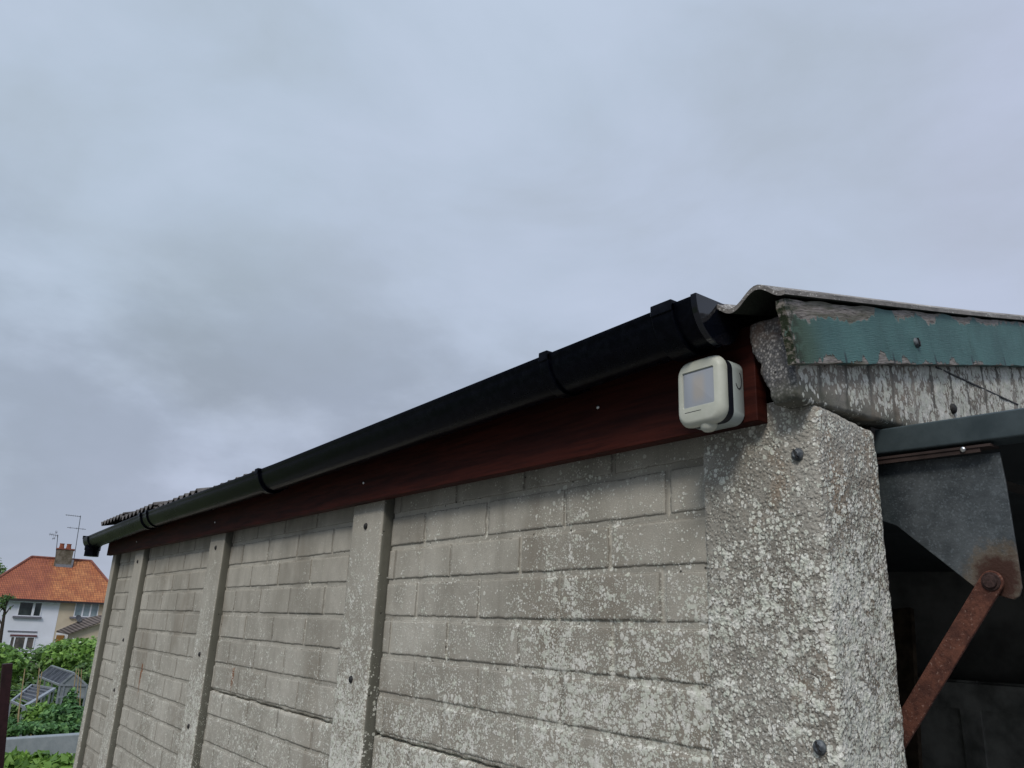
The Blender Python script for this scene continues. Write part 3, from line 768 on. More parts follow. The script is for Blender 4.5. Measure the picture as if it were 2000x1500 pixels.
def cloth(mb):
    n_ = 24; rings = []
    for i in range(n_+1):
        z_ = .05+(H-.35)*i/n_; rings.append([(-1.28+.25*k/20-.03*math.sin(i*.5), 2.6+.03*math.sin(k*1.3+i*.12)+.02*math.sin(k*.5+i*.3), z_) for k in range(21)]+[(-1.28+.25*k/20-.03*math.sin(i*.5), 2.615+.03*math.sin(k*1.3+i*.12)+.02*math.sin(k*.5+i*.3), z_) for k in range(20, -1, -1)])
    mb.loft(rings, True, True)

# ================================================================== security lamp on the fascia
LX, LZ = -.6320, H+.3020
L = thing('outdoor_lamp', (LX, .8025, LZ), 'small square cream outdoor lamp fixed to the red fascia under the gutter end', 'lamp')
mb = MB()
mb.loft([ring(LX, LZ, .066, .080, .014, .8024), ring(LX, LZ, .070, .084, .015, .800), ring(LX, LZ, .070, .084, .015, .7815), ring(LX, LZ, .068, .082, .014, .7800)], True, True)
BK = mb.build('back_box', M_lampback, L, 40)
mb = MB()
t_ = [PI*.15+PI*1.2*k/14 for k in range(15)]
mb.tube([(LX+.0352, .7905+.0058*math.sin(a_), LZ+.014+.0115*math.cos(a_)) for a_ in t_], .0006, 6)
mb.build('knockout', M_gasket, BK, 180)
mb = MB()
mb.loft([ring(LX, LZ, .066, .080, .013, .7805), ring(LX, LZ, .0695, .0835, .015, .7795), ring(LX, LZ, .0695, .0835, .015, .7685), ring(LX, LZ, .062, .076, .013, .7675)], True, True)
mb.build('gasket', M_gasket, L, 40)
mb = MB()
W_, H_ = .0510, .0480; wz = LZ+.004
mb.loft([ring(LX, LZ, .066, .080, .015, .7690), ring(LX, LZ, .073, .087, .018, .7675), ring(LX, LZ, .0745, .0885, .018, .7630), ring(LX, LZ, .0715, .0855, .018, .7585), ring(LX, LZ, .066, .080, .017, .7553),
         ring(LX, LZ, .060, .074, .014, .7543), ring(LX, wz, W_, H_, .0022, .7540), ring(LX, wz, W_-.0006, H_-.0006, .002, .7545), ring(LX, wz, W_-.001, H_-.001, .0018, .7572)], True, False)
mb.build('cover', M_cream, L, 50)
mb = MB(); mb.loft([ring(LX, wz, W_-.0006, H_-.0006, .0016, .7570), ring(LX, wz, W_-.0006, H_-.0006, .0016, .7562), ring(LX, wz, W_-.006, H_-.006, .0016, .7556)], True, True); mb.build('lens', M_lens, L, 30)
mb = MB()
pr = [(.0115, 0), (.0120, -.006), (.0105, -.0115), (.0065, -.0150), (.001, -.0160)]
mb.loft([[(LX+.004+q*math.cos(2*PI*k/20), .768+q*.8*math.sin(2*PI*k/20), LZ-.0365+h) for k in range(20)] for q, h in pr], True, True)
mb.build('sensor', M_cream, L, 60)
mb = MB(); mb.box((LX-.022, .7540, LZ-.0265), (LX+.004, .7549, LZ-.0257)); mb.build('trim_line', M_gasket, L)

# ================================================================== beyond the garage
HD = 75.0
hc = at(100, 1190, HD); hn = Vector((-hc.x, -hc.y, 0)).normalized(); hu = Vector((-hn.y, hn.x, 0))      # facade normal towards us, facade right
if hu.dot(Vector((MC[0]))) < 0: hu = -hu
def hp(px, py, dep=0):
    """point of the plane parallel to the facade, dep metres behind it"""
    r_ = ray(px, py); P0 = hc - hn*dep; t = (P0-Vector((0,0,H))).dot(hn)/r_.dot(hn); return Vector((0,0,H))+r_*t
def uz(px, py, dep=0): q = hp(px, py, dep); return (q-hc).dot(hu), q.z
def W3(u, z_, dep=0): q = hc+hu*u-hn*dep; return Vector((q.x, q.y, z_))
HS = thing('house', (hc.x, hc.y, ground_h(hc.x, 0)), 'two storey semi-detached house, half white and half cream, with an orange tiled hipped roof', 'house')
gz0 = ground_h(hc.x, 0)
uL, uM, uR = uz(-55, 1190)[0], uz(115.5, 1190)[0], uz(236, 1190)[0]
zE = uz(110, 1173)[1]
def hbox(mb, u0, u1, z0, z1, d0, d1, m=0):
    vs_ = [W3(u, z_, d_) for d_ in (d0, d1) for z_ in (z0, z1) for u in (u0, u1)]
    mb.add(vs_, [(0,1,3,2),(4,6,7,5),(0,4,5,1),(2,3,7,6),(0,2,6,4),(1,5,7,3)], m)
M_white = simple('white_render', (.70, .73, .80), .85, 0, .05, .6); M_crm = simple('cream_render', (.52, .45, .34), .85, 0, .08, .8)
DEP = 7.0
mb = MB(); hbox(mb, uL, uM, gz0-.3, zE, 0, DEP); mb.build('white_wall', M_white, HS)
mb = MB(); hbox(mb, uM, uR, gz0-.3, zE, .02, DEP); mb.build('cream_wall', M_crm, HS)
def tiles():
    m = NM('orange_roof_tiles', .85); st = m.attr('st').outputs['Vector']; s_, t_, _ = m.xyz(st)
    PU, PV = .235, .235
    fu = m.math('FRACT', m.math('DIVIDE', s_, PU)); fv = m.math('FRACT', m.math('DIVIDE', t_, PV))
    bk = m.n('ShaderNodeTexWhiteNoise', noise_dimensions='2D'); cb = m.n('ShaderNodeCombineXYZ'); m.set(cb.inputs[0], m.math('FLOOR', m.math('DIVIDE', s_, PU))); m.set(cb.inputs[1], m.math('FLOOR', m.math('DIVIDE', t_, PV))); m.set(bk.inputs[0], cb.outputs[0])
    n_ = m.noise(.9, 4, .6, st)
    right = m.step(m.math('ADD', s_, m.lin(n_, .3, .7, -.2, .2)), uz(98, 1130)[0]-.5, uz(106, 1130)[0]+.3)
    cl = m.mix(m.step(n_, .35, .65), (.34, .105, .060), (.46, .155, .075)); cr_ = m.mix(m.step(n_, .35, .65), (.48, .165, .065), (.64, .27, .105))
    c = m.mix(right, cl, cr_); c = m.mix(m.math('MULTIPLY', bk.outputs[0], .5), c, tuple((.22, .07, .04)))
    gap = m.math('MAXIMUM', m.step(m.math('ABSOLUTE', m.math('SUBTRACT', fu, .5)), .34, .46), m.step(fv, .24, .06))
    c = m.mix(m.math('MULTIPLY', gap, .8), c, (.085, .03, .025)); m.col(c)
    hgt = m.math('ADD', m.math('SINE', m.math('MULTIPLY', m.math('DIVIDE', s_, PU), 2*PI)), m.math('MULTIPLY', fv, -1.6)); m.bump(hgt, .03); return m.m
M_tiles = tiles()
# roof
RD = DEP/2; a_ = uz(62, 1088, RD); b_ = uz(178, 1095, RD); zr = (a_[1]+b_[1])/2
e0, e1, ov = uL-.35, uR+.35, .35
pts = {'fl': W3(e0, zE, -ov), 'fr': W3(e1, zE, -ov), 'bl': W3(e0, zE, DEP+ov), 'br': W3(e1, zE, DEP+ov), 'rl': W3(a_[0], zr, RD), 'rr': W3(b_[0], zr, RD)}
mb = MB()
sl = math.hypot(zr-zE, RD+ov)
def rf(names, uvs):
    o_ = len(mb.v)
    for nm, uv in zip(names, uvs): mb.v.append(tuple(pts[nm])); mb.uv[len(mb.v)-1] = uv
    mb.f.append(list(range(o_, len(mb.v)))); mb.m.append(0)
rf(('fl','fr','rr','rl'), ((e0,0),(e1,0),(b_[0],sl),(a_[0],sl)))
rf(('br','bl','rl','rr'), ((e1,0),(e0,0),(a_[0],sl),(b_[0],sl)))
rf(('bl','fl','rl'), ((0,0),(7.7,0),(3.8,sl))); rf(('fr','br','rr'), ((0,0),(7.7,0),(3.8,sl)))
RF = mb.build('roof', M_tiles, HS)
mb = MB(); M_ridge = simple('ridge_tiles', (.20, .075, .055), .85, 0, .3, 3)
for p_, q_ in (('rl','rr'),('rl','fl'),('rr','fr'),('rl','bl'),('rr','br')): mb.tube([pts[p_], pts[q_]], .11, 8)
mb.build('ridge', M_ridge, RF)
mb = MB(); hbox(mb, e0+.02, e1-.02, zE-.14, zE-.005, -ov-.10, -ov-.003); mb.build('eaves_gutter', simple('dark_eaves', (.035, .03, .035), .6), RF)
mb = MB(); hbox(mb, e0+.05, uM, zE-.26, zE-.145, -ov+.02, .0); mb.build('soffit', simple('pale_soffit', (.45, .50, .52), .7), HS)
# chimney
c0, c1 = uz(107.5, 1090, RD), uz(141, 1090, RD); zt = uz(124, 1072, RD)[1]
mb = MB(); hbox(mb, c0[0], c1[0], zr-.8, zt-.08, RD-.75, RD+.45)
M_chim = NM('sooty_chimney_render', .9); nn = M_chim.noise(2.2, 5, .65); M_chim.col(M_chim.mix(M_chim.step(nn, .35, .65), (.10, .085, .06), (.21, .185, .15))); M_chim = M_chim.m
CH = mb.build('chimney', M_chim, RF)
mb = MB(); hbox(mb, c0[0]-.07, c1[0]+.07, zt-.10, zt, RD-.80, RD+.5); mb.build('chimney_cap', M_ridge, CH)
mb = MB(); hbox(mb, c0[0]+.15, c1[0]+.12, zr-.72, zr-.48, RD-.79, RD-.70); hbox(mb, c1[0]-.02, c1[0]+.16, zr-.70, zr-.04, RD-.74, RD-.2); mb.build('lead_flashing', simple('lead', (.22, .23, .26), .6, .2), CH)
M_pot = simple('terracotta_pot', (.26, .085, .045), .85, 0, .25, 5)
for px in (120.2, 134.0):
    u_ = uz(px, 1070, RD)[0]; q = W3(u_, zt, RD-.2); mb = MB()
    mb.loft([[(q.x+r_*math.cos(2*PI*k/14), q.y+r_*math.sin(2*PI*k/14), q.z+h_) for k in range(14)] for r_, h_ in ((.21, -.01), (.17, .25), (.165, .36), (.19, .37), (.19, .42), (.13, .42), (.12, .2))], True, True)
    mb.build('chimney_pot', M_pot, CH, 40)
# aerials
M_aer = simple('aerial_metal', (.12, .13, .15), .5, .5)
def aerial(px0, py0, px1, py1, booms, d_):
    mb = MB(); mb.tube([hp(px0, py0, d_), hp(px1, py1, d_)], .030, 6)
    o = mb.build('aerial_mast', M_aer, RF)
    for (xa, ya, xb, yb, n_, ln) in booms:
        mb = MB(); p_, q_ = hp(xa, ya, d_), hp(xb, yb, d_); mb.tube([p_, q_], .022, 6)
        for k in range(n_):
            c_ = p_.lerp(q_, (k+.5)/n_); mb.tube([c_-hn*.35-Vector((0,0,ln)), c_+hn*.35+Vector((0,0,ln))], .011, 5)
        mb.build('aerial_boom', M_aer, o)
aerial(108.5, 1090, 113, 1045, [(96, 1043, 114, 1046.5, 5, .10), (102, 1052, 108, 1051, 2, .1), (108, 1039, 112, 1040, 2, .1)], RD-.3)
aerial(144.5, 1092, 157.5, 1007, [(128, 1005.5, 158, 1009, 7, .02), (131, 1030, 168, 1034, 3, .05)], RD-.1)
# windows
M_upvc = simple('white_window_frame', (.72, .75, .80), .5, 0, .04, 2)
def glass(name, c0_, c1_):
    m = NM(name, .12); n_ = m.noise(1.3, 3, .6); m.col(m.mix(m.step(n_, .35, .65), c0_, c1_)); m.b.inputs['Specular IOR Level'].default_value = .6; return m.m
M_gd, M_gl = glass('dark_glass', (.012, .018, .020), (.045, .060, .060)), glass('curtained_glass', (.16, .22, .25), (.27, .34, .37))
M_sill = simple('sill', (.16, .16, .19), .7, 0, .2)
def window(x0, y0, x1, y1, mull, gl, sill, lintel=None, dm=0):
    u0, z1 = uz(x0, (y0)); u1, z0 = uz(x1, y1); u0 = uz(x0, (y0+y1)/2)[0]; u1 = uz(x1, (y0+y1)/2)[0]
    z1 = uz((x0+x1)/2, y0)[1]; z0 = uz((x0+x1)/2, y1)[1]; b_ = .07
    mb = MB()
    hbox(mb, u0, u0+b_, z0, z1, -.05+dm, .05+dm); hbox(mb, u1-b_, u1, z0, z1, -.05+dm, .05+dm)
    hbox(mb, u0+b_, u1-b_, z0, z0+b_, -.05+dm, .05+dm); hbox(mb, u0+b_, u1-b_, z1-b_, z1, -.05+dm, .05+dm)
    for mx, mw in mull:
        c_ = uz(mx, (y0+y1)/2)[0]; hbox(mb, c_-mw/2, c_+mw/2, z0+b_, z1-b_, -.052+dm, .05+dm)
    w_ = mb.build('window', M_upvc, HS)
    mb = MB(); hbox(mb, u0+b_*.5, u1-b_*.5, z0+b_*.5, z1-b_*.5, -.012+dm, .04+dm); mb.build('pane', gl, w_)
    if sill: mb = MB(); hbox(mb, u0-.25, u1+.1, z0-.14, z0-.003, -.16+dm, .03+dm); mb.build('sill', M_sill, w_)
    if lintel: mb = MB(); hbox(mb, u0-.05, u1+.1, z1+.003, z1+.13, -.09+dm, .03+dm); mb.build('lintel', lintel, w_)
window(35.5, 1173.5, 82, 1204, [(65.5, .17)], M_gd, True)
window(145.6, 1176.5, 192.6, 1205.5, [(162, .12), (177, .12)], M_gl, True, None, .02)
window(18, 1243, 66.6, 1269.5, [(27, .09), (49.5, .17)], glass('dim_glass', (.05, .055, .055), (.14, .12, .11)), False, simple('red_brown_lintel', (.13, .05, .055), .7))
mb = MB(); u0, u1 = uz(15, 1233)[0], uz(73, 1233)[0]; zc = uz(45, 1233.5)[1]; hbox(mb, u0, u1, zc-.03, zc+.05, -.05, .03); mb.build('string_course', M_sill, HS)
# lean-to at the cream half
A_, B_ = uz(120, 1232, -2.2), uz(205, 1208, -2.2)
LT = None
mb = MB(); e_ = [hp(110, 1232.5, -2.2), hp(133, 1236.5, -2.6), hp(215, 1208, -2.6), hp(215, 1200, -.0), hp(178, 1203, 0)]
top_ = [hp(110.5, 1232, -2.3), hp(134, 1237, -2.3), hp(210, 1209, -2.3), hp(210, 1199, -1.2), hp(170, 1206, -1.2)]
mb.add(top_+[p_-Vector((0,0,.10)) for p_ in top_], [(0,1,2,3,4), (9,8,7,6,5)]+[(i, 5+i, 5+(i+1) % 5, (i+1) % 5) for i in range(5)])
M_lroof = NM('ribbed_brown_roof', .8); lx = M_lroof.xyz(); wv = M_lroof.math('SINE', M_lroof.math('MULTIPLY', M_lroof.math('ADD', lx[1], M_lroof.math('MULTIPLY', lx[2], 2)), 14)); M_lroof.col(M_lroof.mix(M_lroof.step(wv, -.4, .6), (.055, .045, .04), (.15, .125, .11))); M_lroof = M_lroof.m
LT = mb.build('extension', M_crm, HS)
LT.data.materials.clear(); LT.data.materials.append(M_lroof)
u0, u1 = uz(133, 1250, -2)[0], uz(225, 1250, -2)[0]
zA, zB = uz(133, 1238.5, -2)[1], uz(225, 1205, -2)[1]
mb = MB(); vs_ = [W3(u, z_, d_) for d_ in (-2, .0) for (u, z_) in ((u0, gz0-.3), (u1, gz0-.3), (u1, zB), (u0, zA))]
mb.add(vs_, [(0,1,2,3),(7,6,5,4),(0,4,5,1),(1,5,6,2),(2,6,7,3),(3,7,4,0)]); mb.build('extension_wall', M_crm, LT)
mb = MB(); u0, u1 = uz(107, 1250, -1.2)[0], uz(131, 1250, -1.2)[0]; zA, zB = uz(119, 1237, -1.2)[1], gz0-.2; hbox(mb, u0, u1, zB, zA, -1.3, -.0); mb.build('porch', M_upvc, LT)
mb = MB(); u0, u1 = uz(108.5, 1250, -1.32)[0], uz(124, 1250, -1.32)[0]; zA = uz(116, 1240.5, -1.32)[1]; hbox(mb, u0, u1, gz0, zA, -1.36, -1.302); mb.build('door', simple('orange_brown_door', (.30, .15, .04), .6, 0, .15, 3), LT)
q = hp(151, 1216, -1.6); mb = MB(); rg = []
ax = (hn*.7+hu*.6+Vector((0,0,.4))).normalized(); s1_ = ax.orthogonal().normalized(); s2_ = ax.cross(s1_)
for r_, d_ in ((.02, .0), (.15, .02), (.28, .07), (.285, .075), (.15, .035), (.02, .015)): rg.append([q+Vector((0,0,.3))+ax*d_*1.0+(s1_*math.cos(2*PI*k/16)+s2_*math.sin(2*PI*k/16))*r_ for k in range(16)])
mb.loft(rg, True, True); mb.tube([q-Vector((0,0,.35)), q+Vector((0,0,.3))], .03, 6); mb.tube([q+Vector((0,0,.1)), q+Vector((0,0,.25))+ax*.4], .015, 5); mb.build('satellite_dish', simple('dish_grey', (.10, .10, .105), .6), LT, 60)

# ------------------------------------------------------------------ foliage
def leaf_mat(name, dark, mid, light, flower=None):
    m = NM(name, .5); t = m.attr('tint').outputs['Fac']
    c = m.mix(m.step(t, 0, .5), dark, mid); c = m.mix(m.step(t, .5, .95), c, light)
    if flower: c = m.mix(m.step(t, 1.4, 1.5), c, flower)
    m.col(c); m.set(m.b.inputs['Transmission Weight'], 0.0)
    tr = m.n('ShaderNodeBsdfTranslucent'); m.set(tr.inputs[0], m.mix(.5, c, light)); mx = m.n('ShaderNodeMixShader'); mx.inputs[0].default_value = .25
    o_ = m.nt.nodes['Material Output']; m.nt.links.new(m.b.outputs[0], mx.inputs[1]); m.nt.links.new(tr.outputs[0], mx.inputs[2]); m.nt.links.new(mx.outputs[0], o_.inputs[0])
    return m.m
def leaves(mb, blobs, n, size, flowers=0, asp=1.6, hollow=.55, seed=1):
    rn = random.Random(seed); tot = sum(b_[1].x*b_[1].y*b_[1].z for b_ in blobs)
    for (c_, r_) in blobs:
        k = int(n*(r_.x*r_.y*r_.z)/tot)+1
        bt = rn.uniform(-.15, .15)
        for _ in range(k):
            d_ = Vector((rn.gauss(0,1), rn.gauss(0,1), rn.gauss(0,1))).normalized()
            rr = (hollow+(1-hollow)*rn.random())*(1+.22*math.sin(d_.x*7+c_.x*3)*math.sin(d_.y*6+c_.y)*math.cos(d_.z*5+c_.z*2))
            p_ = c_+Vector((d_.x*r_.x, d_.y*r_.y, d_.z*r_.z))*rr
            nn_ = (d_+Vector((rn.gauss(0,.6), rn.gauss(0,.6), rn.gauss(.5,.6)))).normalized()
            u = nn_.orthogonal().normalized(); v_ = nn_.cross(u); an = rn.random()*6.28; u, v_ = u*math.cos(an)+v_*math.sin(an), v_*math.cos(an)-u*math.sin(an)
            s_ = size*rn.uniform(.6, 1.3); fl = rn.random() < flowers and rr > .85
            t_ = 1.6 if fl else min(1, max(0, rn.gauss(.45, .25)+bt))
            if fl: s_ *= .8
            a_ = s_ if fl else s_*asp
            mb.add([p_-u*a_*.5, p_+v_*s_*.42-u*a_*.08-nn_*s_*.08, p_+u*a_*.5-nn_*s_*.1, p_-v_*s_*.42-u*a_*.08-nn_*s_*.08], [(0,1,2,3)], 0, t_)
M_bark = simple('bark', (.05, .04, .03), .9, 0, .3, 20)
def shrub(name, blobs, n, size, mat, label, cat, group=None, flowers=0, base=None, seed=1, hollow=.5, asp=1.6):
    c_ = sum((b_[0] for b_ in blobs), Vector())/len(blobs); gz1 = ground_h(c_.x, c_.y) if base is None else base
    t = thing(name, (c_.x, c_.y, gz1), label, cat, group)
    mb = MB(); leaves(mb, blobs, n, size, flowers, asp, hollow, seed); mb.build('foliage', mat, t, fixn=False)
    mb = MB()
    for b_ in blobs:
        m0 = Vector((c_.x+(b_[0].x-c_.x)*.5, c_.y+(b_[0].y-c_.y)*.5, gz1)); 
        mb.tube([m0, m0.lerp(b_[0], .5)+Vector((.05,.04,0)), b_[0]], .03, 6, rads=[size*.35, size*.22, size*.08])
    mb.build('stem', M_bark, t); return t
def blob(px, py, D, rw, rd, rh):
    """rw across the view, rd along it"""
    p_ = at(px, py, D); d_ = Vector((p_.x, p_.y, 0)).normalized()
    return (p_, Vector((rd*abs(d_.x)+rw*abs(d_.y), rw*abs(d_.x)+rd*abs(d_.y), rh)))
M_hedge = leaf_mat('hedge_leaves', (.045, .095, .028), (.10, .185, .050), (.20, .32, .09), (.62, .64, .58))
M_bright = leaf_mat('bright_leaves', (.075, .155, .030), (.16, .30, .055), (.30, .48, .11), (.6, .62, .5))
M_veg = leaf_mat('vegetable_leaves', (.040, .105, .036), (.085, .19, .062), (.17, .33, .10))
shrub('hedge', [blob(x_, y_, 36, .75, 1.1, .85) for x_, y_ in ((-30, 1312), (5, 1322), (38, 1320), (70, 1314), (100, 1302), (20, 1340), (60, 1345), (100, 1335), (-20, 1345), (132, 1290), (60, 1320))], 15000, .14, M_hedge, 'wide dark green hedge dotted with white blossom below the white house', 'hedge', None, .14, seed=2)
shrub('bush', [blob(x_, y_, 33, .62, .9, .62) for x_, y_ in ((128, 1285), (152, 1282), (178, 1280), (140, 1310), (170, 1312), (195, 1300))], 9000, .13, M_bright, 'bright green bush beside the garage, in front of the cream extension', 'bush', None, .03, seed=3)
shrub('bush', [blob(x_, y_, 32, .55, .8, .6) for x_, y_ in ((-8, 1290), (12, 1300), (-20, 1320))], 3200, .13, M_bright, 'light green bush at the left below the white house window', 'bush', None, .02, seed=4)
shrub('bush', [blob(x_, y_, 29, .5, .8, .75) for x_, y_ in ((172, 1335), (190, 1350), (158, 1350), (180, 1385))], 5000, .12, M_hedge, 'dark bush behind the greenhouse, close to the garage corner', 'bush', None, .01, seed=5)
shrub('bush', [blob(x_, y_, 28.5, .6, .7, .6) for x_, y_ in ((-5, 1380), (20, 1385), (45, 1380), (75, 1370), (100, 1372), (20, 1415), (60, 1410))], 6000, .12, M_hedge, 'low dark bush behind the greenhouse frame', 'bush', None, .01, seed=15)

# young tree at the left edge, by the white house
p0, p1 = at(-2, 1262, 40), at(14, 1165, 40)
TR = thing('young_tree', (p0.x, p0.y, ground_h(p0.x, 0)), 'thin young tree with sparse leaves standing before the white house', 'tree')
mb = MB(); base = Vector((p0.x, p0.y, ground_h(p0.x, 0))); mid = p0.lerp(p1, .5)
mb.tube([base, p0, mid, p1], .06, 8, rads=[.10, .085, .06, .03])
for px, py, f in ((-6, 1180, .7), (27, 1182, .6), (24, 1162, .8), (4, 1160, .85), (-10, 1200, .4)): s_ = p0.lerp(p1, f); q = at(px, py, 40); mb.tube([s_, s_.lerp(q, .5)+Vector((0,0,.08)), q], .02, 5, rads=[.035, .025, .012])
mb.build('trunk', M_bark, TR)
mb = MB(); leaves(mb, [blob(2, 1172, 40, .28, .3, .22), blob(14, 1165, 40, .22, .25, .16), blob(24, 1168, 40, .16, .2, .1), blob(-8, 1185, 40, .3, .3, .3), blob(8, 1183, 40, .14, .2, .18), blob(20, 1187, 40, .08, .1, .1), blob(7, 1200, 40, .08, .1, .1)], 520, .075, 0, 1.6, .1, 6); mb.build('crown', M_hedge, TR, fixn=False)
# distant trees behind the roof
pf = at(0, 1125, 130)
TB = thing('distant_tree', (pf.x, pf.y, ground_h(pf.x, 0)), 'dark distant treetop showing behind the left end of the tiled roof', 'tree')
mb = MB(); leaves(mb, [blob(2, 1116, 130, .9, 1.5, .9), blob(-14, 1114, 130, 1.6, 2, 1.6), blob(-45, 1120, 130, 3, 3, 2.6), blob(-60, 1150, 130, 4, 3, 3), blob(-20, 1150, 130, 3, 3, 2.6)], 5000, .32, 0, 1.5, .4, 8); mb.build('crown', M_hedge, TB, fixn=False)
mb = MB(); mb.tube([(pf.x, pf.y, ground_h(pf.x, 0)), (pf.x, pf.y-.5, 2), (pf.x, pf.y, pf.z)], .3, 8, rads=[.5, .4, .15]); mb.build('trunk', M_bark, TB)

# ------------------------------------------------------------------ greenhouse
g0 = at(117, 1338, 24); GH = thing('greenhouse', (g0.x, g0.y, ground_h(g0.x, 0)), 'small aluminium framed greenhouse with a dull glazed pitched roof among the plants', 'greenhouse')
M_alu = simple('dull_aluminium', (.27, .295, .32), .5, .3, .15, 10)
gg = NM('dirty_greenhouse_glass', .5); gg.b.inputs['Specular IOR Level'].default_value = .12; gn_ = gg.noise(4, 4, .7); gg.col(gg.mix(gg.step(gn_, .4, .6), (.018, .022, .028), (.06, .066, .08))); gg = gg.m
ggp = NM('misted_gable_glass', .4); ggp.col(ggp.mix(ggp.step(ggp.noise(3, 3), .4, .6), (.20, .225, .235), (.27, .295, .30))); ggp = ggp.m
D1, D2 = 24, 28.5
EL, AP, ER = at(117, 1338, D1), at(144, 1315, D1), at(170, 1339, D1)
bk_ = Vector((-1, .0, 0)); dr = (at(100, 1303, 27)-AP); dr.z = 0
bEL, bAP, bER = EL+dr, AP+dr, ER+dr
gbz = ground_h(g0.x, 0)
def quad(mb, a_, b_, c_, d_, th=.01):
    n2_ = (b_-a_).cross(d_-a_).normalized()*th
    mb.add([a_, b_, c_, d_, a_+n2_, b_+n2_, c_+n2_, d_+n2_], [(0,1,2,3),(7,6,5,4),(0,4,5,1),(1,5,6,2),(2,6,7,3),(3,7,4,0)])
mb = MB(); quad(mb, EL, AP, bAP, bEL); quad(mb, AP, ER, bER, bAP); mb.build('roof_glass', gg, GH)
mb = MB(); mid_ = Vector((0, 0, -.28)); mb.add([EL, AP, ER, ER+mid_, EL+mid_, EL+dr*.004, AP+dr*.004, ER+dr*.004, ER+mid_+dr*.004, EL+mid_+dr*.004], [(0,1,2,3,4),(9,8,7,6,5),(0,5,6,1),(1,6,7,2),(2,7,8,3),(3,8,9,4),(4,9,5,0)]); mb.build('gable_panel', ggp, GH)
mb = MB()
for a_, b_ in ((EL, AP), (AP, ER), (bEL, bAP), (bAP, bER), (EL, bEL), (ER, bER), (AP, bAP), (EL, ER), (EL+mid_, ER+mid_)): mb.bar(a_, b_, .045, .045)
for k in range(1, 6): mb.bar(EL+dr*k/6, AP+dr*k/6, .014, .03); mb.bar(ER+dr*k/6, AP+dr*k/6, .014, .03)
for p_ in (EL, ER, bEL, bER, EL.lerp(ER, .16), EL.lerp(ER, .5), EL+dr*.33, EL+dr*.66): mb.bar(p_, Vector((p_.x, p_.y, gbz)), .04, .04)
mb.build('frame', M_alu, GH)
# low lean-to frame in front
CFl = [at(22, 1370, 19), at(47, 1381, 18.6), at(106, 1345, 21.5), at(62, 1338, 22.5)]
CFt = thing('cold_frame', (CFl[1].x, CFl[1].y, ground_h(CFl[1].x, 0)), 'long low metal growing frame with a slatted sloping top, left of the greenhouse gable', 'cold frame')
mb = MB()
for i in range(4): mb.bar(CFl[i], CFl[(i+1) % 4], .035 if i != 1 else .07, .04)
for k in range(1, 6): mb.bar(CFl[0].lerp(CFl[3], k/6), CFl[1].lerp(CFl[2], k/6), .010, .016)
for p_ in (CFl[0], CFl[1], CFl[2], CFl[3], CFl[1].lerp(CFl[2], .33), CFl[1].lerp(CFl[2], .66)): mb.bar(p_, Vector((p_.x, p_.y, ground_h(p_.x, 0))), .055 if p_ is CFl[1] else .03, .04)
q = CFl[1]; mb.bar(q-Vector((0,0,.1)), at(66, 1412, 18.9), .025, .025); mb.bar(at(62, 1385, 19), at(52, 1425, 18.7), .025, .025)
mb.build('frame', M_alu, CFt)
mb = MB(); o3 = Vector((0,0,-.03)); quad(mb, CFl[0].lerp(CFl[3], .3)+o3, CFl[1].lerp(CFl[2], .3)+o3, CFl[2]+o3, CFl[3]+o3, .006); mb.build('roof_glass', gg, CFt)

# bamboo canes
M_cane = simple('dry_cane', (.36, .27, .15), .7, 0, .25, 12)
canes = [(49, 1306, 29, 1432, 12.0, 'leftmost tall bamboo cane before the cold frame'), (38, 1378, 33, 1432, 11.9, 'short leftmost cane crossing the tall one'), (77, 1304, 68, 1400, 13, 'cane in the middle pair, the one farther left'), (82, 1312, 66, 1402, 13.1, 'leaning cane in the middle pair crossing its neighbour'),
         (150, 1305, 139, 1375, 13.5, 'cane before the greenhouse gable, left of the right-hand three'), (154, 1306, 148, 1392, 13.6, 'central one of the three canes before the greenhouse gable'), (159.5, 1307, 153, 1412, 13.7, 'cane closest to the garage post')]
proto = None
for (x0, y0, x1, y1, D, lb) in canes:
    p_, q_ = at(x0, y0, D), at(x1, y1, D); d_ = q_-p_; gzz = ground_h(q_.x, 0); k = (gzz-p_.z)/d_.z; q_ = p_+d_*k
    mb = MB(); mb.tube([q_, q_.lerp(p_, .5)+Vector((0, .006, 0)), p_], .008, 7, rads=[.0085, .0078, .006]); o = mb.build('bamboo_cane', M_cane, None, 60)
    o.data.transform(Matrix.Translation(-q_)); o.location = q_; tag(o, lb, 'cane', 'bamboo canes in the vegetable bed')
# vegetables
def veg(blobs, n, size, label, seed, base, mat=M_veg): return shrub('vegetable_plant', blobs, n, size, mat, label, 'plant', 'vegetable plants in the garden', 0, base, seed, .25, 1.35)
gb = lambda D: ground_h(-D, 0)
veg([blob(x_, y_, 12.6, .15, .2, .12) for x_, y_ in ((72, 1392), (88, 1388), (78, 1405), (96, 1398), (62, 1408))], 1300, .055, 'leafy vegetable mound in front of the greenhouse, its left part', 21, gb(12.6), M_bright)
veg([blob(x_, y_, 12.3, .17, .2, .13) for x_, y_ in ((112, 1396), (130, 1392), (146, 1396), (120, 1412), (142, 1412), (158, 1402), (100, 1414))], 2400, .055, 'wide leafy vegetable mound beside the garage post, above the grey wall', 22, gb(12.3))
veg([blob(x_, y_, 13.4, .09, .1, .16) for x_, y_ in ((137, 1372), (141, 1380), (131, 1386), (139, 1362))], 480, .05, 'climbing bean plant reaching up before the greenhouse gable', 23, gb(13.4))
veg([blob(x_, y_, 11.6, .13, .15, .07) for x_, y_ in ((40, 1424), (58, 1421), (76, 1424), (94, 1422), (112, 1424), (132, 1422), (150, 1424))], 1700, .05, 'low row of leafy plants along the top of the grey wall', 24, gb(11.6))
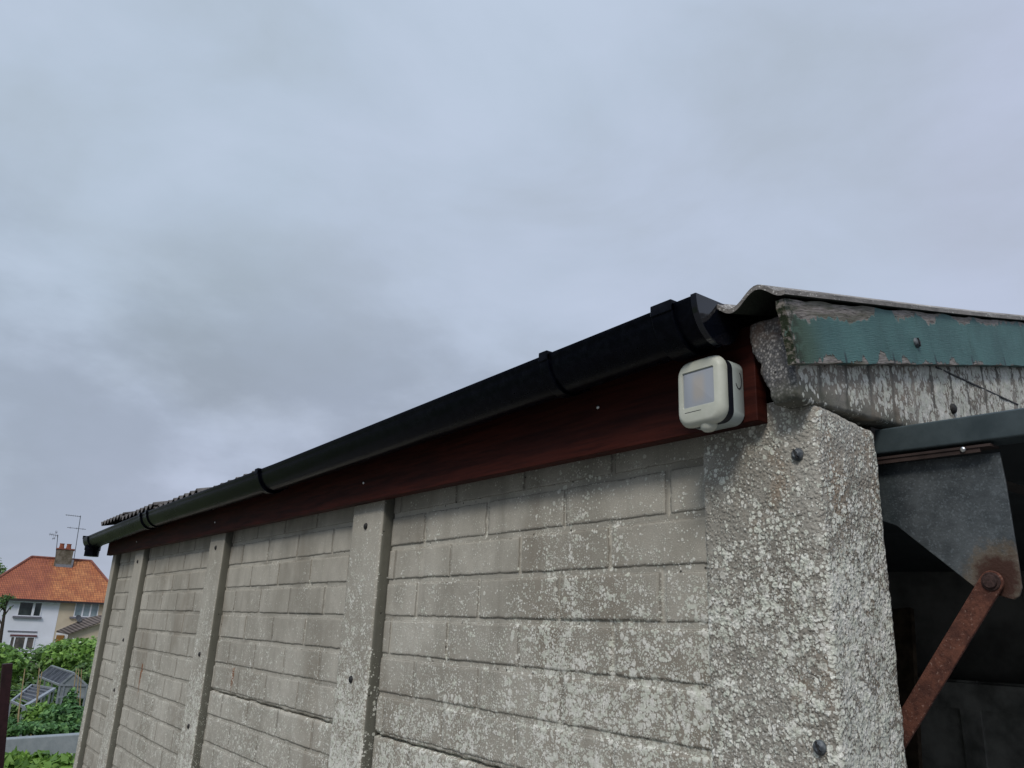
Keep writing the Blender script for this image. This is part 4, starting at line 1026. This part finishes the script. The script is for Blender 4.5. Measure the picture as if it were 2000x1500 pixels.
veg([blob(x_, y_, 12.0, .10, .12, .07) for x_, y_ in ((20, 1412), (32, 1420), (26, 1428))], 380, .06, 'sparse low plant at the foot of the tall left cane', 25, gb(12))
# grey retaining slab and the leaves in front of it
wl, wr = at(-40, 1447, 9.0), at(185, 1432, 8.2)
mb = MB(); top_z = (wl.z+wr.z)/2+.0; d_ = Vector((.12, 0, 0))
vs_ = [Vector((wl.x, wl.y, -.1)), Vector((wr.x, wr.y, -.1)), Vector((wr.x, wr.y, wr.z)), Vector((wl.x, wl.y, wl.z))]
mb.add(vs_+[v-d_ for v in vs_], [(0,1,2,3),(7,6,5,4),(0,4,5,1),(1,5,6,2),(2,6,7,3),(3,7,4,0)])
mw = NM('blue_grey_cement', .85); mw.col(mw.mix(mw.step(mw.noise(5, 5, .65), .3, .7), (.19, .22, .235), (.27, .30, .315))); mw.bump(mw.noise(40, 4), .002)
o = mb.build('low_wall', mw.m, None, bevel=.01); o.data.transform(Matrix.Translation(-wl)); o.location = wl; tag(o, 'plain blue-grey cement wall below the vegetable bed', 'wall')
def fore(blobs, n, label, seed): return shrub('leafy_plant', blobs, n, .060, M_bright, label, 'plant', 'leafy plants in front of the low wall', 0, 0, seed, .15, 1.5)
fore([blob(x_, y_, 6.3, .075, .1, .045) for x_, y_ in ((14, 1490), (30, 1484), (46, 1490), (24, 1500), (5, 1498), (38, 1500))], 620, 'big-leaved light green plant beside the brown post in the bottom corner', 31)
fore([blob(x_, y_, 6.1, .07, .1, .045) for x_, y_ in ((66, 1496), (78, 1482), (92, 1493), (76, 1502), (60, 1506))], 520, 'leafy plant with the tallest shoot in front of the low wall', 32)
fore([blob(x_, y_, 6.0, .065, .09, .040) for x_, y_ in ((112, 1492), (124, 1486), (134, 1497), (118, 1504), (104, 1504))], 480, 'leafy plant nearest the garage in front of the low wall', 33)
# brown post and wire
pt = at(14.5, 1296, 5.0); pb = at(-6, 1500, 5.0)
PO = thing('fence_post', (pt.x, pt.y, 0), 'square dark brown post rising at the left edge of the view', 'post')
pb = at(-4, 1500, 5.0); dn = (pb-pt)*(pt.z/(pt.z-pb.z)); mb = MB(); mb.bar(pt+dn, pt, .045, .045, (1, 0, 0)); mb.build('shaft', M_brown, PO, bevel=.002)
mb = MB(); q = at(52, 1344, 10); s_ = Vector((pt.x, pt.y, at(14, 1349, 5).z)); mb.tube([s_, s_.lerp(q, .5)-Vector((0,0,.01)), q], .0016, 5)
q2 = at(-60, 1352, 5.0); mb.tube([s_, q2], .0016, 5); mb.build('wire', M_aer, PO)
bpy.context.view_layer.update()
